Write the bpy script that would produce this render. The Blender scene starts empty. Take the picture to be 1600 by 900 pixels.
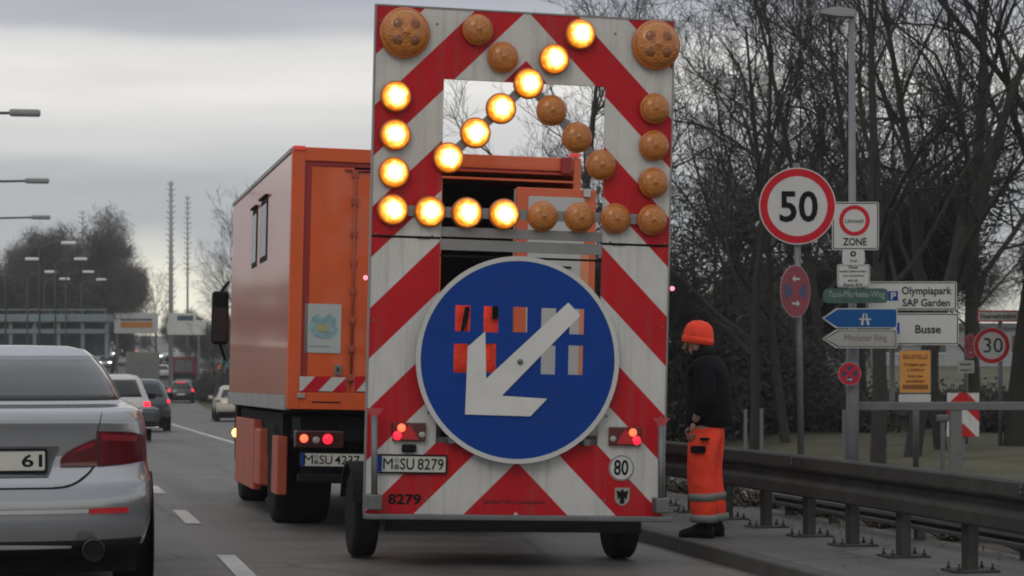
import bpy, bmesh, math, random
from mathutils import Vector, Matrix, noise
random.seed(7)
R = math.radians
S = bpy.context.scene
COL = S.collection

# ------------------------------------------------------------------ camera, sky, light
TH = R(11.7)            # the road heads this far left of the lens axis
F = 3540.0              # focal length in photo pixels (1600 wide)
HZ = 560.0              # horizon row in the photo
CH = 1.5                # eye height
cam_d = bpy.data.cameras.new('camera'); cam = bpy.data.objects.new('camera', cam_d); COL.objects.link(cam)
cam.location = (0, 0, CH); cam.rotation_euler = (R(90), 0, -TH)
cam_d.sensor_width = 36; cam_d.lens = F/1600*36; cam_d.shift_y = (HZ-450)/1600
cam_d.clip_start = .1; cam_d.clip_end = 5000
cam_d.dof.use_dof = True; cam_d.dof.focus_distance = 17; cam_d.dof.aperture_fstop = 5.6
S.camera = cam
S.view_settings.view_transform = 'Standard'; S.view_settings.look = 'None'
S.view_settings.exposure = 0.1; S.view_settings.gamma = 1
S.cycles.filter_width = 1.9
S.cycles.max_bounces = 6; S.cycles.diffuse_bounces = 3; S.cycles.glossy_bounces = 3; S.cycles.transparent_max_bounces = 6
S.cycles.volume_bounces = 0

w = bpy.data.worlds.new('World'); S.world = w; w.use_nodes = True
nt = w.node_tree; nt.nodes.clear()
def N(t, kind, **kw):
    n = t.nodes.new(kind)
    for k, v in kw.items():
        if k.startswith('_'): n.inputs[k[1:].replace('_', ' ')].default_value = v
        else: setattr(n, k, v)
    return n
out = N(nt, 'ShaderNodeOutputWorld'); bg = N(nt, 'ShaderNodeBackground')
sky = N(nt, 'ShaderNodeTexSky', sky_type='NISHITA', sun_disc=False, sun_elevation=R(38), sun_rotation=R(-150))
bgs = N(nt, 'ShaderNodeBackground', _Strength=.07)
tc = N(nt, 'ShaderNodeTexCoord')
mp = N(nt, 'ShaderNodeMapping'); mp.inputs['Scale'].default_value = (2.2, 2.2, 16)
ns = N(nt, 'ShaderNodeTexNoise', _Scale=1.6, _Detail=6.0, _Roughness=.55)
sep = N(nt, 'ShaderNodeSeparateXYZ')
L = nt.links.new
L(tc.outputs['Generated'], mp.inputs['Vector']); L(mp.outputs[0], ns.inputs['Vector'])
L(tc.outputs['Generated'], sep.inputs[0])
m1 = N(nt, 'ShaderNodeMath', operation='MULTIPLY_ADD'); m1.inputs[1].default_value = .035; 
m0 = N(nt, 'ShaderNodeMath', operation='SUBTRACT'); m0.inputs[1].default_value = .5
L(ns.outputs[0], m0.inputs[0]); L(m0.outputs[0], m1.inputs[0]); L(sep.outputs['Z'], m1.inputs[2])
cr = N(nt, 'ShaderNodeValToRGB'); L(m1.outputs[0], cr.inputs[0])
cr.color_ramp.interpolation = 'EASE'
stops = [(0, (.84, .80, .66)), (.018, (.86, .83, .72)), (.032, (.74, .73, .66)), (.05, (.50, .52, .54)), (.075, (.49, .51, .53)),
         (.095, (.74, .73, .72)), (.115, (.92, .89, .85)), (.132, (.84, .82, .79)), (.146, (.50, .51, .55)), (.165, (.42, .43, .48)),
         (.4, (.52, .53, .56)), (1.0, (.78, .79, .82))]
e = cr.color_ramp.elements
e[0].position = 0; e[0].color = (*stops[0][1], 1); e[1].position = 1; e[1].color = (*stops[-1][1], 1)
for p, c in stops[1:-1]:
    k = e.new(p); k.color = (*c, 1)
# fine cloud mottling
ns2 = N(nt, 'ShaderNodeTexNoise', _Scale=5.0, _Detail=5.0); L(mp.outputs[0], ns2.inputs['Vector'])
mr = N(nt, 'ShaderNodeMapRange'); mr.inputs[1].default_value = .25; mr.inputs[2].default_value = .75; mr.inputs[3].default_value = .93; mr.inputs[4].default_value = 1.07
L(ns2.outputs[0], mr.inputs[0])
mx = N(nt, 'ShaderNodeMix', data_type='RGBA', blend_type='MULTIPLY'); mx.inputs[0].default_value = 1
L(cr.outputs[0], mx.inputs[6]); L(mr.outputs[0], mx.inputs[7])
# bright break in the cloud low on the left
gx = N(nt, 'ShaderNodeVectorMath', operation='DOT_PRODUCT')
gb = math.atan((235-800)/F)+TH; gd = Vector((math.sin(gb), math.cos(gb), .028)).normalized()
gx.inputs[1].default_value = gd; L(tc.outputs['Generated'], gx.inputs[0])
gm = N(nt, 'ShaderNodeMapRange', interpolation_type='SMOOTHSTEP'); gm.inputs[1].default_value = .9994; gm.inputs[2].default_value = 1.0; gm.inputs[4].default_value = .45
L(gx.outputs['Value'], gm.inputs[0])
ga = N(nt, 'ShaderNodeMix', data_type='RGBA', blend_type='ADD'); ga.inputs[7].default_value = (1, .92, .62, 1)
L(gm.outputs[0], ga.inputs[0]); L(mx.outputs[2], ga.inputs[6])
L(ga.outputs[2], bg.inputs[0]); bg.inputs[1].default_value = .95
L(sky.outputs[0], bgs.inputs[0])
ms = N(nt, 'ShaderNodeMixShader'); ms.inputs[0].default_value = .93
L(bgs.outputs[0], ms.inputs[1]); L(bg.outputs[0], ms.inputs[2]); L(ms.outputs[0], out.inputs[0])
sd = bpy.data.lights.new('sun', 'SUN'); sd.energy = .5; sd.angle = R(25); sd.color = (1, .96, .9)
sun = bpy.data.objects.new('sun', sd); COL.objects.link(sun)
sun.rotation_euler = (R(52), 0, R(-30)); sun.location = (0, 0, 30)

# ------------------------------------------------------------------ projection helpers (photo pixel + depth -> world)
cT, sT = math.cos(TH), math.sin(TH)
def W(x, y, D):
    cx = (x-800)/F*D
    return Vector((cx*cT+D*sT, D*cT-cx*sT, CH+(HZ-y)/F*D))
def interp(tab, v):
    if v <= tab[0][0]: return tab[0][1]
    for (a, b), (c, d) in zip(tab, tab[1:]):
        if v <= c:
            t = (v-a)/(c-a); return b+(d-b)*t
    return tab[-1][1]
def smooth_tab(tab, s, lo, hi, step):
    """resample a table after a little smoothing"""
    o = []; v = lo
    while v <= hi:
        o.append((v, sum(interp(tab, v+s*k/4) for k in range(-4, 5))/9)); v += step
    return o
ZR = smooth_tab([(-60, 0), (20, 0), (30, -.17), (45, -.42), (75, -.85), (105, -1.4), (155, -1.5), (205, -.9), (260, .4), (320, 1.9), (400, 3.6), (480, 5.8), (600, 7.4), (3000, 8)], 8, -60, 900, 2)
CV = smooth_tab([(-60, 0), (66, 0), (100, .6), (125, 2.0), (155, 4.8), (200, 8.3), (260, 13), (300, 16), (480, 24), (600, 27), (900, 30)], 12, -60, 900, 4)
RE = smooth_tab([(0, 5), (34, 5), (48, 8.4), (104, 8.4), (150, 5.7), (200, 4.9), (900, 4.9)], 5, -60, 900, 3)
def sstep(a, b, v):
    t = max(0, min(1, (v-a)/(b-a))); return t*t*(3-2*t)
def gz(X, Y):
    xp = X-interp(CV, Y)
    cross = -.022*(max(-9, min(5, xp))-3.2)
    s = sstep(9.5, 17, xp)
    z = (interp(ZR, Y)+cross)*(1-s)+(-.02)*s
    z += s*sstep(70, 150, Y)*2.2
    return z
def G(x, y, zoff=0):
    """ground point under a photo pixel"""
    lo, hi = 4.0, 900.0
    D = lo
    while D < hi:
        p = W(x, y, D)
        if p.z <= gz(p.x, p.y)+zoff: break
        D *= 1.004
    p = W(x, y, D); p.z = gz(p.x, p.y)+zoff
    return p
def GX(x, D):
    p = W(x, HZ, D); p.z = gz(p.x, p.y); return p

# ------------------------------------------------------------------ materials
MATS = {}
def mat(name, col=(.5, .5, .5), rough=.6, metal=0., var=.12, scale=4., bump=0., bscale=30., coat=0., emit=None, estr=1., dirt=0., dcol=(.06, .055, .05), spec=.5, trans=0., detail=5.):
    if name in MATS: return MATS[name]
    m = bpy.data.materials.new(name); MATS[name] = m; m.use_nodes = True
    t = m.node_tree; b = t.nodes['Principled BSDF']; l = t.links.new
    b.inputs['Roughness'].default_value = rough; b.inputs['Metallic'].default_value = metal
    b.inputs['Specular IOR Level'].default_value = spec
    b.inputs['Coat Weight'].default_value = coat; b.inputs['Coat Roughness'].default_value = .06
    b.inputs['Transmission Weight'].default_value = trans
    c = N(t, 'ShaderNodeTexCoord')
    n = N(t, 'ShaderNodeTexNoise', _Scale=scale, _Detail=detail, _Roughness=.62); l(c.outputs['Object'], n.inputs['Vector'])
    r = N(t, 'ShaderNodeMapRange'); r.inputs[1].default_value = .28; r.inputs[2].default_value = .72
    r.inputs[3].default_value = 1-var; r.inputs[4].default_value = 1+var
    l(n.outputs[0], r.inputs[0])
    x = N(t, 'ShaderNodeMix', data_type='RGBA', blend_type='MULTIPLY'); x.inputs[0].default_value = 1
    x.inputs[6].default_value = (*col, 1); l(r.outputs[0], x.inputs[7])
    last = x.outputs[2]
    if dirt:
        n2 = N(t, 'ShaderNodeTexNoise', _Scale=2.3, _Detail=8.0, _Roughness=.7); l(c.outputs['Object'], n2.inputs['Vector'])
        r2 = N(t, 'ShaderNodeMapRange'); r2.inputs[1].default_value = .45; r2.inputs[2].default_value = .75; r2.inputs[4].default_value = dirt
        l(n2.outputs[0], r2.inputs[0])
        x2 = N(t, 'ShaderNodeMix', data_type='RGBA'); x2.inputs[7].default_value = (*dcol, 1)
        l(r2.outputs[0], x2.inputs[0]); l(last, x2.inputs[6]); last = x2.outputs[2]
    l(last, b.inputs['Base Color'])
    if emit:
        b.inputs['Emission Color'].default_value = (*emit, 1); b.inputs['Emission Strength'].default_value = estr
    if bump:
        nb = N(t, 'ShaderNodeTexNoise', _Scale=bscale, _Detail=4.0); l(c.outputs['Object'], nb.inputs['Vector'])
        bb = N(t, 'ShaderNodeBump', _Strength=bump, _Distance=.02); l(nb.outputs[0], bb.inputs['Height']); l(bb.outputs[0], b.inputs['Normal'])
    return m
WHITE = mat('white_sheeting', (.62, .61, .57), .5, var=.06, scale=3, dirt=.25, dcol=(.3, .28, .24))
SIGNW = mat('sign_white', (.52, .52, .5), .5, var=.05, dirt=.25, dcol=(.25, .25, .22))
SIGNR = mat('sign_red', (.48, .008, .02), .5, var=.08, spec=.25)
SIGNB = mat('sign_blue', (.001, .04, .25), .5, var=.12, scale=7, spec=.2, dirt=.3, dcol=(.012, .05, .16))
BLUE = mat('sign_motorway_blue', (.003, .075, .24), .5, var=.1, spec=.2)
BLACK = mat('black_lettering', (.008, .008, .008), .7, var=.1, spec=.15)
DRED = mat('faded_red_lettering', (.12, .004, .006), .6)
ORANGE = mat('municipal_orange_paint', (.66, .1, .018), .38, var=.07, scale=1.5, coat=.5, dirt=.3, dcol=(.26, .08, .03))
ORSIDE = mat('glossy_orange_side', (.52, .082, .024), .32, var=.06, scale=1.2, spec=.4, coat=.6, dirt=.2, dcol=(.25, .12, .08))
ORRED = mat('dark_red_seal', (.28, .02, .02), .5)
SKIRT = mat('faded_orange_skirt', (.42, .075, .035), .5, var=.12, dirt=.5, dcol=(.12, .06, .04))
CHASS = mat('dark_chassis', (.008, .008, .008), .8, var=.3, bump=.3, spec=.2)
RUBBER = mat('tyre_rubber', (.01, .01, .01), .9, spec=.2, var=.25, bump=.4, bscale=40)
STEEL = mat('galvanised_steel', (.16, .165, .165), .5, metal=.45, var=.2, scale=9, dirt=.35)
ALU = mat('dull_aluminium', (.24, .24, .23), .45, metal=.3, var=.12, dirt=.2)
RAILM = mat('weathered_rail_steel', (.044, .046, .042), .7, var=.3, scale=3, dirt=.7, dcol=(.028, .024, .019), bump=.25, spec=.3)
RIMM = mat('wheel_rim', (.2, .2, .2), .4, metal=.6)
GLASS = mat('dark_window_glass', (.012, .014, .016), .06, var=.05, spec=.6)
REDL = mat('red_lens', (.22, .004, .008), .15, coat=.6, var=.15, scale=25)
REDLIT = mat('lit_red_lens', (.5, .01, .02), .3, emit=(1, .02, .05), estr=1.3)
REDHOT = mat('lit_red_bulb', (.8, .1, .04), .3, emit=(1, .10, .04), estr=2.4)
AMBHOT = mat('lit_amber_bulb', (.9, .5, .1), .3, emit=(1, .42, .08), estr=7.0)
AMBOFF = mat('amber_lens', (.52, .17, .01), .25, coat=.7, var=.28, scale=26, bump=.8, bscale=90, dirt=.3, dcol=(.3, .09, .012))
AMBRIM = mat('amber_rim', (.48, .13, .015), .35, coat=.3, var=.1)
SILVER = mat('silver_car_paint', (.34, .35, .365), .2, metal=.7, var=.03, coat=.9)
CARW = mat('white_car_paint', (.55, .54, .52), .3, coat=.7, var=.05)
CARG = mat('dark_grey_car_paint', (.05, .06, .068), .28, metal=.4, coat=.8, var=.08)
CARK = mat('black_car_paint', (.03, .028, .03), .3, coat=.7)
CREAM = mat('cream_car_paint', (.5, .45, .36), .35, coat=.6, var=.06)
CHROME = mat('chrome_trim', (.6, .6, .6), .2, metal=.9)
HIVIS = mat('fluorescent_orange_cloth', (1., .06, .02), .75, var=.22, scale=7, bump=1., bscale=10)
JACKET = mat('black_jacket_cloth', (.008, .008, .010), .95, var=.4, bump=.9, bscale=9, spec=.2)
REFL = mat('reflective_band', (.2, .21, .19), .5, var=.1)
SKIN = mat('skin', (.35, .2, .14), .5)
BARK = mat('bark', (.032, .029, .024), .9, var=.35, scale=8, bump=.6, bscale=20)
TWIG = mat('twigs', (.024, .021, .018), .9, var=.35, scale=2)
LEAF = mat('dark_ivy', (.024, .026, .017), .7, var=.5, scale=1.2)
DRYL = mat('dry_leaves', (.07, .052, .032), .85, var=.5, scale=1.5)
GREENS = mat('street_sign_green', (.03, .085, .07), .5, var=.25, scale=12)
YELO = mat('orange_notice', (.62, .27, .05), .6, var=.06)
BROWN = mat('brown_print', (.22, .07, .01), .6)
TEAL = mat('teal_sheet_metal', (.03, .24, .3), .5)
CONC = mat('weathered_concrete', (.2, .2, .185), .85, var=.25, scale=1.5)

def asphalt(name, base, rough, grime):
    m = bpy.data.materials.new(name); m.use_nodes = True; MATS[name] = m
    t = m.node_tree; b = t.nodes['Principled BSDF']; l = t.links.new
    c = N(t, 'ShaderNodeTexCoord')
    n1 = N(t, 'ShaderNodeTexNoise', _Scale=.5, _Detail=6.0, _Roughness=.65); l(c.outputs['Object'], n1.inputs['Vector'])
    n2 = N(t, 'ShaderNodeTexNoise', _Scale=60.0, _Detail=3.0); l(c.outputs['Object'], n2.inputs['Vector'])
    mpp = N(t, 'ShaderNodeMapping'); mpp.inputs['Scale'].default_value = (1.7, .05, 1); l(c.outputs['Object'], mpp.inputs[0])
    n3 = N(t, 'ShaderNodeTexNoise', _Scale=1.0, _Detail=3.0); l(mpp.outputs[0], n3.inputs['Vector'])   # wheel tracks
    vo = N(t, 'ShaderNodeTexVoronoi', feature='DISTANCE_TO_EDGE', _Scale=.35)
    nd = N(t, 'ShaderNodeMix', data_type='VECTOR'); nd.inputs[0].default_value = .12
    l(c.outputs['Object'], nd.inputs[4]); l(n1.outputs[1], nd.inputs[5]); l(nd.outputs[1], vo.inputs['Vector'])
    ck = N(t, 'ShaderNodeMapRange'); ck.inputs[1].default_value = 0; ck.inputs[2].default_value = .012; ck.inputs[3].default_value = .55; ck.inputs[4].default_value = 1
    l(vo.outputs[0], ck.inputs[0])
    def mr_(src, a, bb, lo, hi):
        r = N(t, 'ShaderNodeMapRange'); r.inputs[1].default_value = a; r.inputs[2].default_value = bb; r.inputs[3].default_value = lo; r.inputs[4].default_value = hi
        l(src, r.inputs[0]); return r.outputs[0]
    a1 = mr_(n1.outputs[0], .3, .7, 1-grime, 1+grime); a2 = mr_(n2.outputs[0], .3, .7, .8, 1.2); a3 = mr_(n3.outputs[0], .35, .65, .82, 1.15)
    def mul(p, q):
        k = N(t, 'ShaderNodeMath', operation='MULTIPLY'); l(p, k.inputs[0]); l(q, k.inputs[1]); return k.outputs[0]
    f = mul(mul(a1, a2), mul(a3, ck.outputs[0]))
    x = N(t, 'ShaderNodeMix', data_type='RGBA', blend_type='MULTIPLY'); x.inputs[0].default_value = 1; x.inputs[6].default_value = (*base, 1)
    l(f, x.inputs[7]); l(x.outputs[2], b.inputs['Base Color'])
    l(mr_(n1.outputs[0], .35, .65, rough-.12, rough+.1), b.inputs['Roughness'])
    bb = N(t, 'ShaderNodeBump', _Strength=.35, _Distance=.008); l(n2.outputs[0], bb.inputs['Height']); l(bb.outputs[0], b.inputs['Normal'])
    return m
ASPH = asphalt('asphalt', (.115, .11, .1), .6, .32)
PAVE = asphalt('grey_pavement', (.1, .098, .09), .8, .35)
SIDEA = asphalt('side_asphalt', (.12, .12, .118), .75, .15)
GRASS = mat('winter_grass', (.08, .077, .042), .95, var=.45, scale=.8, bump=.8, bscale=9)
SOIL = mat('leaf_litter', (.05, .04, .03), .95, var=.5, scale=6, bump=.8, bscale=25)
KERB = mat('kerb_stone', (.07, .068, .062), .85, var=.3, scale=3)
PAINT = mat('road_paint', (.5, .5, .47), .65, var=.15, scale=6, dirt=.6, dcol=(.12, .12, .11))

# red/white chevron sheeting, laid out on the board itself (z + |x|)
def chevron_mat(name, z0, period, sgn=1, red=(.5, .006, .014)):
    m = bpy.data.materials.new(name); m.use_nodes = True; MATS[name] = m
    t = m.node_tree; b = t.nodes['Principled BSDF']; l = t.links.new
    c = N(t, 'ShaderNodeTexCoord'); s = N(t, 'ShaderNodeSeparateXYZ'); l(c.outputs['Object'], s.inputs[0])
    ab = N(t, 'ShaderNodeMath', operation='ABSOLUTE' if sgn == 1 else 'MULTIPLY'); l(s.outputs[0], ab.inputs[0])
    if sgn != 1: ab.inputs[1].default_value = -1
    ad = N(t, 'ShaderNodeMath', operation='ADD'); l(ab.outputs[0], ad.inputs[0]); l(s.outputs[2], ad.inputs[1])
    sb = N(t, 'ShaderNodeMath', operation='SUBTRACT'); l(ad.outputs[0], sb.inputs[0]); sb.inputs[1].default_value = z0-20*period
    dv = N(t, 'ShaderNodeMath', operation='DIVIDE'); l(sb.outputs[0], dv.inputs[0]); dv.inputs[1].default_value = period
    fr = N(t, 'ShaderNodeMath', operation='FRACT'); l(dv.outputs[0], fr.inputs[0])
    gt = N(t, 'ShaderNodeMath', operation='GREATER_THAN'); l(fr.outputs[0], gt.inputs[0]); gt.inputs[1].default_value = .5
    x = N(t, 'ShaderNodeMix', data_type='RGBA'); l(gt.outputs[0], x.inputs[0])
    x.inputs[6].default_value = (*red, 1); x.inputs[7].default_value = (.6, .59, .55, 1)
    n = N(t, 'ShaderNodeTexNoise', _Scale=1.8, _Detail=8.0, _Roughness=.7); l(c.outputs['Object'], n.inputs['Vector'])
    r = N(t, 'ShaderNodeMapRange'); r.inputs[1].default_value = .3; r.inputs[2].default_value = .7; r.inputs[3].default_value = .84; r.inputs[4].default_value = 1.06
    l(n.outputs[0], r.inputs[0])
    x2 = N(t, 'ShaderNodeMix', data_type='RGBA', blend_type='MULTIPLY'); x2.inputs[0].default_value = 1; l(x.outputs[2], x2.inputs[6]); l(r.outputs[0], x2.inputs[7])
    mps = N(t, 'ShaderNodeMapping'); mps.inputs['Scale'].default_value = (14, 1, .7); l(c.outputs['Object'], mps.inputs[0])
    ns_ = N(t, 'ShaderNodeTexNoise', _Scale=1.0, _Detail=5.0, _Roughness=.7); l(mps.outputs[0], ns_.inputs['Vector'])
    rs = N(t, 'ShaderNodeMapRange'); rs.inputs[1].default_value = .5; rs.inputs[2].default_value = .8; rs.inputs[3].default_value = 0; rs.inputs[4].default_value = .45; l(ns_.outputs[0], rs.inputs[0])
    xs_ = N(t, 'ShaderNodeMix', data_type='RGBA'); xs_.inputs[7].default_value = (.13, .11, .085, 1); l(rs.outputs[0], xs_.inputs[0]); l(x2.outputs[2], xs_.inputs[6]); x2 = xs_
    # fine honeycomb of the reflective film
    v = N(t, 'ShaderNodeTexVoronoi', _Scale=120.0); l(c.outputs['Object'], v.inputs['Vector'])
    r3 = N(t, 'ShaderNodeMapRange'); r3.inputs[3].default_value = 1.03; r3.inputs[4].default_value = .9; l(v.outputs[0], r3.inputs[0])
    x3 = N(t, 'ShaderNodeMix', data_type='RGBA', blend_type='MULTIPLY'); x3.inputs[0].default_value = 1; l(x2.outputs[2], x3.inputs[6]); l(r3.outputs[0], x3.inputs[7])
    l(x3.outputs[2], b.inputs['Base Color']); b.inputs['Roughness'].default_value = .5; b.inputs['Specular IOR Level'].default_value = .25
    return m
def lit_mat(name, seed):
    m = bpy.data.materials.new(name); m.use_nodes = True; MATS[name] = m
    t = m.node_tree; b = t.nodes['Principled BSDF']; l = t.links.new
    c = N(t, 'ShaderNodeTexCoord'); s = N(t, 'ShaderNodeSeparateXYZ'); l(c.outputs['Object'], s.inputs[0])
    cb = N(t, 'ShaderNodeCombineXYZ'); l(s.outputs[0], cb.inputs[0]); l(s.outputs[2], cb.inputs[2])
    le = N(t, 'ShaderNodeVectorMath', operation='LENGTH'); l(cb.outputs[0], le.inputs[0])
    ch = N(t, 'ShaderNodeTexChecker', _Scale=95.0); l(cb.outputs[0], ch.inputs['Vector'])
    n = N(t, 'ShaderNodeTexNoise', _Scale=28.0, _Detail=2.0); l(c.outputs['Object'], n.inputs['Vector'])
    oi = N(t, 'ShaderNodeObjectInfo'); av = N(t, 'ShaderNodeVectorMath', operation='ADD'); ml = N(t, 'ShaderNodeMath', operation='MULTIPLY'); ml.inputs[1].default_value = 37; l(oi.outputs['Random'], ml.inputs[0])
    l(c.outputs['Object'], av.inputs[0]); l(ml.outputs[0], av.inputs[1]); l(av.outputs[0], n.inputs['Vector'])
    a = N(t, 'ShaderNodeMath', operation='MULTIPLY_ADD'); l(n.outputs[0], a.inputs[0]); a.inputs[1].default_value = .06; l(le.outputs['Value'], a.inputs[2])
    a2 = N(t, 'ShaderNodeMath', operation='MULTIPLY_ADD'); l(ch.outputs[1], a2.inputs[0]); a2.inputs[1].default_value = .022; l(a.outputs[0], a2.inputs[2])
    cr = N(t, 'ShaderNodeValToRGB'); e = cr.color_ramp.elements
    mrr = N(t, 'ShaderNodeMapRange'); mrr.inputs[1].default_value = .05; mrr.inputs[2].default_value = .148; l(a2.outputs[0], mrr.inputs[0]); l(mrr.outputs[0], cr.inputs[0])
    e[0].position = 0; e[0].color = (1, .9, .5, 1); e[1].position = 1; e[1].color = (.5, .11, .0, 1)
    for p, cc in ((.38, (1, .82, .35)), (.55, (1, .55, .08)), (.75, (.9, .28, .008)), (.88, (.62, .16, .003))):
        q = e.new(p); q.color = (*cc, 1)
    st = N(t, 'ShaderNodeMapRange'); st.inputs[1].default_value = .3; st.inputs[2].default_value = .75; st.inputs[3].default_value = 4.0; st.inputs[4].default_value = .95
    l(mrr.outputs[0], st.inputs[0])
    l(cr.outputs[0], b.inputs['Emission Color']); l(st.outputs[0], b.inputs['Emission Strength'])
    b.inputs['Base Color'].default_value = (.5, .16, .01, 1)
    return m
LIT = lit_mat('lit_amber_lens', 0)

# ------------------------------------------------------------------ mesh helpers
def link(name, me, m=None, parent=None):
    o = bpy.data.objects.new(name, me); COL.objects.link(o)
    if m: me.materials.append(m)
    if parent is not None: o.parent = parent
    return o
class MB:
    def __init__(s): s.b = bmesh.new()
    def box(s, x0, x1, y0, y1, z0, z1, bev=0., M=None):
        r = bmesh.ops.create_cube(s.b, size=1); v = r['verts']
        for q in v: q.co = Vector((x0+(q.co.x+.5)*(x1-x0), y0+(q.co.y+.5)*(y1-y0), z0+(q.co.z+.5)*(z1-z0)))
        if bev:
            ed = list({e for q in v for e in q.link_edges})
            r2 = bmesh.ops.bevel(s.b, geom=ed, offset=bev, segments=2, affect='EDGES', profile=.5)
            v = list({q for f in r2['faces'] for q in f.verts} | {q for q in v if q.is_valid})
        if M: bmesh.ops.transform(s.b, matrix=M, verts=v)
        return s
    def tube(s, pts, rad, n=8, cap=True):
        pts = [Vector(p) for p in pts]
        if not isinstance(rad, (list, tuple)): rad = [rad]*len(pts)
        rings = []
        up = None
        for i, p in enumerate(pts):
            d = (pts[min(i+1, len(pts)-1)]-pts[max(i-1, 0)]).normalized()
            if up is None: up = d.orthogonal().normalized()
            up = (up-d*up.dot(d)).normalized(); sd_ = d.cross(up)
            rings.append([s.b.verts.new(p+(up*math.cos(2*math.pi*k/n)+sd_*math.sin(2*math.pi*k/n))*rad[i]) for k in range(n)])
        for a, c in zip(rings, rings[1:]):
            for k in range(n):
                f = s.b.faces.new((a[k], a[(k+1) % n], c[(k+1) % n], c[k])); f.smooth = n > 5
        if cap:
            s.b.faces.new(rings[0][::-1]); s.b.faces.new(rings[-1])
        return s
    def lathe(s, prof, axis='y', c=(0, 0, 0), n=24, sy=1):
        """prof: (radius, along) ; revolved about axis through c"""
        c = Vector(c); rings = []
        for r, a in prof:
            ring = []
            for k in range(n):
                t = 2*math.pi*k/n; u, v = r*math.cos(t), r*math.sin(t)*sy
                p = {'y': Vector((u, a, v)), 'x': Vector((a, u, v)), 'z': Vector((u, v, a))}[axis]
                ring.append(s.b.verts.new(c+p))
            rings.append(ring)
        for a, d in zip(rings, rings[1:]):
            for k in range(n):
                f = s.b.faces.new((a[k], a[(k+1) % n], d[(k+1) % n], d[k])); f.smooth = True
        s.b.faces.new(rings[0]); s.b.faces.new(rings[-1][::-1])
        return s
    def poly(s, pts, d):
        """pts 3D loop extruded by vector d"""
        d = Vector(d); a = [s.b.verts.new(Vector(p)) for p in pts]; c = [s.b.verts.new(Vector(p)+d) for p in pts]
        n = len(a); s.b.faces.new(a[::-1]); s.b.faces.new(c)
        for k in range(n): s.b.faces.new((a[k], a[(k+1) % n], c[(k+1) % n], c[k]))
        return s
    def quad(s, *p):
        s.b.faces.new([s.b.verts.new(Vector(q)) for q in p]); return s
    def build(s, name, m, parent=None, recalc=True):
        if recalc: bmesh.ops.recalc_face_normals(s.b, faces=s.b.faces)
        me = bpy.data.meshes.new(name); s.b.to_mesh(me); s.b.free()
        return link(name, me, m, parent)
def plate(name, loops, y, th, m, parent):
    """flat plate in the x-z plane with holes: loops of (x,z); front at y, thickness th backwards"""
    cu = bpy.data.curves.new(name, 'CURVE'); cu.dimensions = '2D'; cu.fill_mode = 'BOTH'; cu.extrude = th/2
    for lp in loops:
        sp = cu.splines.new('POLY'); sp.points.add(len(lp)-1)
        for i, p in enumerate(lp): sp.points[i].co = (p[0], p[1], 0, 1)
        sp.use_cyclic_u = True
    return curve_mesh(name, cu, y+th/2, m, parent)
def curve_mesh(name, cu, y, m, parent, mod=None):
    o = bpy.data.objects.new('tmp', cu); COL.objects.link(o)
    dg = bpy.context.evaluated_depsgraph_get(); me = bpy.data.meshes.new_from_object(o.evaluated_get(dg))
    bpy.data.objects.remove(o)
    for v in me.vertices:
        x, z, q = v.co; 
        if mod: x, z = mod(x, z)
        v.co = (x, y-q, z)
    me.name = name
    me.materials.clear()
    return link(name, me, m, parent)
def circ(cx, cz, r, n=48, rx=None):
    rx = rx or r
    return [(cx+rx*math.cos(2*math.pi*k/n), cz+r*math.sin(2*math.pi*k/n)) for k in range(n)]
def rrect(x0, x1, z0, z1, r=.01, n=4):
    o = []
    for cx, cz, a in ((x1-r, z1-r, 0), (x0+r, z1-r, 90), (x0+r, z0+r, 180), (x1-r, z0+r, 270)):
        for k in range(n+1):
            t = R(a+90*k/n); o.append((cx+r*math.cos(t), cz+r*math.sin(t)))
    return o
def text(body, box, y, m, parent, name='lettering', bold=0., th=.002, spacing=1.):
    """lettering fitted into box=(x0,x1,z0,z1) facing -y"""
    cu = bpy.data.curves.new('t', 'FONT'); cu.body = body; cu.size = 1; cu.extrude = 0; cu.offset = bold; cu.space_character = spacing
    cu.resolution_u = 3
    o = bpy.data.objects.new('tmp', cu); COL.objects.link(o)
    dg = bpy.context.evaluated_depsgraph_get(); me = bpy.data.meshes.new_from_object(o.evaluated_get(dg))
    bpy.data.objects.remove(o)
    xs = [v.co.x for v in me.vertices]; zs = [v.co.y for v in me.vertices]
    x0, x1, z0, z1 = box; a, b, c, d = min(xs), max(xs), min(zs), max(zs)
    for v in me.vertices:
        v.co = (x0+(v.co.x-a)/(b-a)*(x1-x0), y, z0+(v.co.y-c)/(d-c)*(z1-z0))
    me.materials.clear(); me.name = name
    return link(name, me, m, parent)
def thing(name, label, cat, loc=(0, 0, 0), rot=(0, 0, 0), group=None):
    o = bpy.data.objects.new(name, None); COL.objects.link(o); o.empty_display_size = .3
    o.location = loc; o.rotation_euler = rot; tag(o, label, cat, group)
    return o
def tag(o, label, cat, group=None):
    o['label'] = label; o['category'] = cat
    if group: o['group'] = group
    return o
def struct(o, kind='structure'):
    o['kind'] = kind; return o
def mat_of(root):
    loc = Matrix.Translation(root.location) @ root.rotation_euler.to_matrix().to_4x4()
    return loc
def LP(root, x, y, yl=0.):
    """photo pixel -> (x,z) on the local plane y=yl of root"""
    Mi = mat_of(root).inverted(); o = Mi @ Vector((0, 0, CH)); p = Mi @ W(x, y, 20)
    d = p-o; t = (yl-o.y)/d.y; q = o+d*t
    return (q.x, q.z)
def LPs(root, pts, yl=0.): return [LP(root, a, b, yl) for a, b in pts]
def copy_tree(o, parent=None):
    c = o.copy(); COL.objects.link(c)
    if parent is not None: c.parent = parent
    for ch in CH_OF.get(o.name, []): copy_tree(ch, c)
    return c
CH_OF = {}
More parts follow.
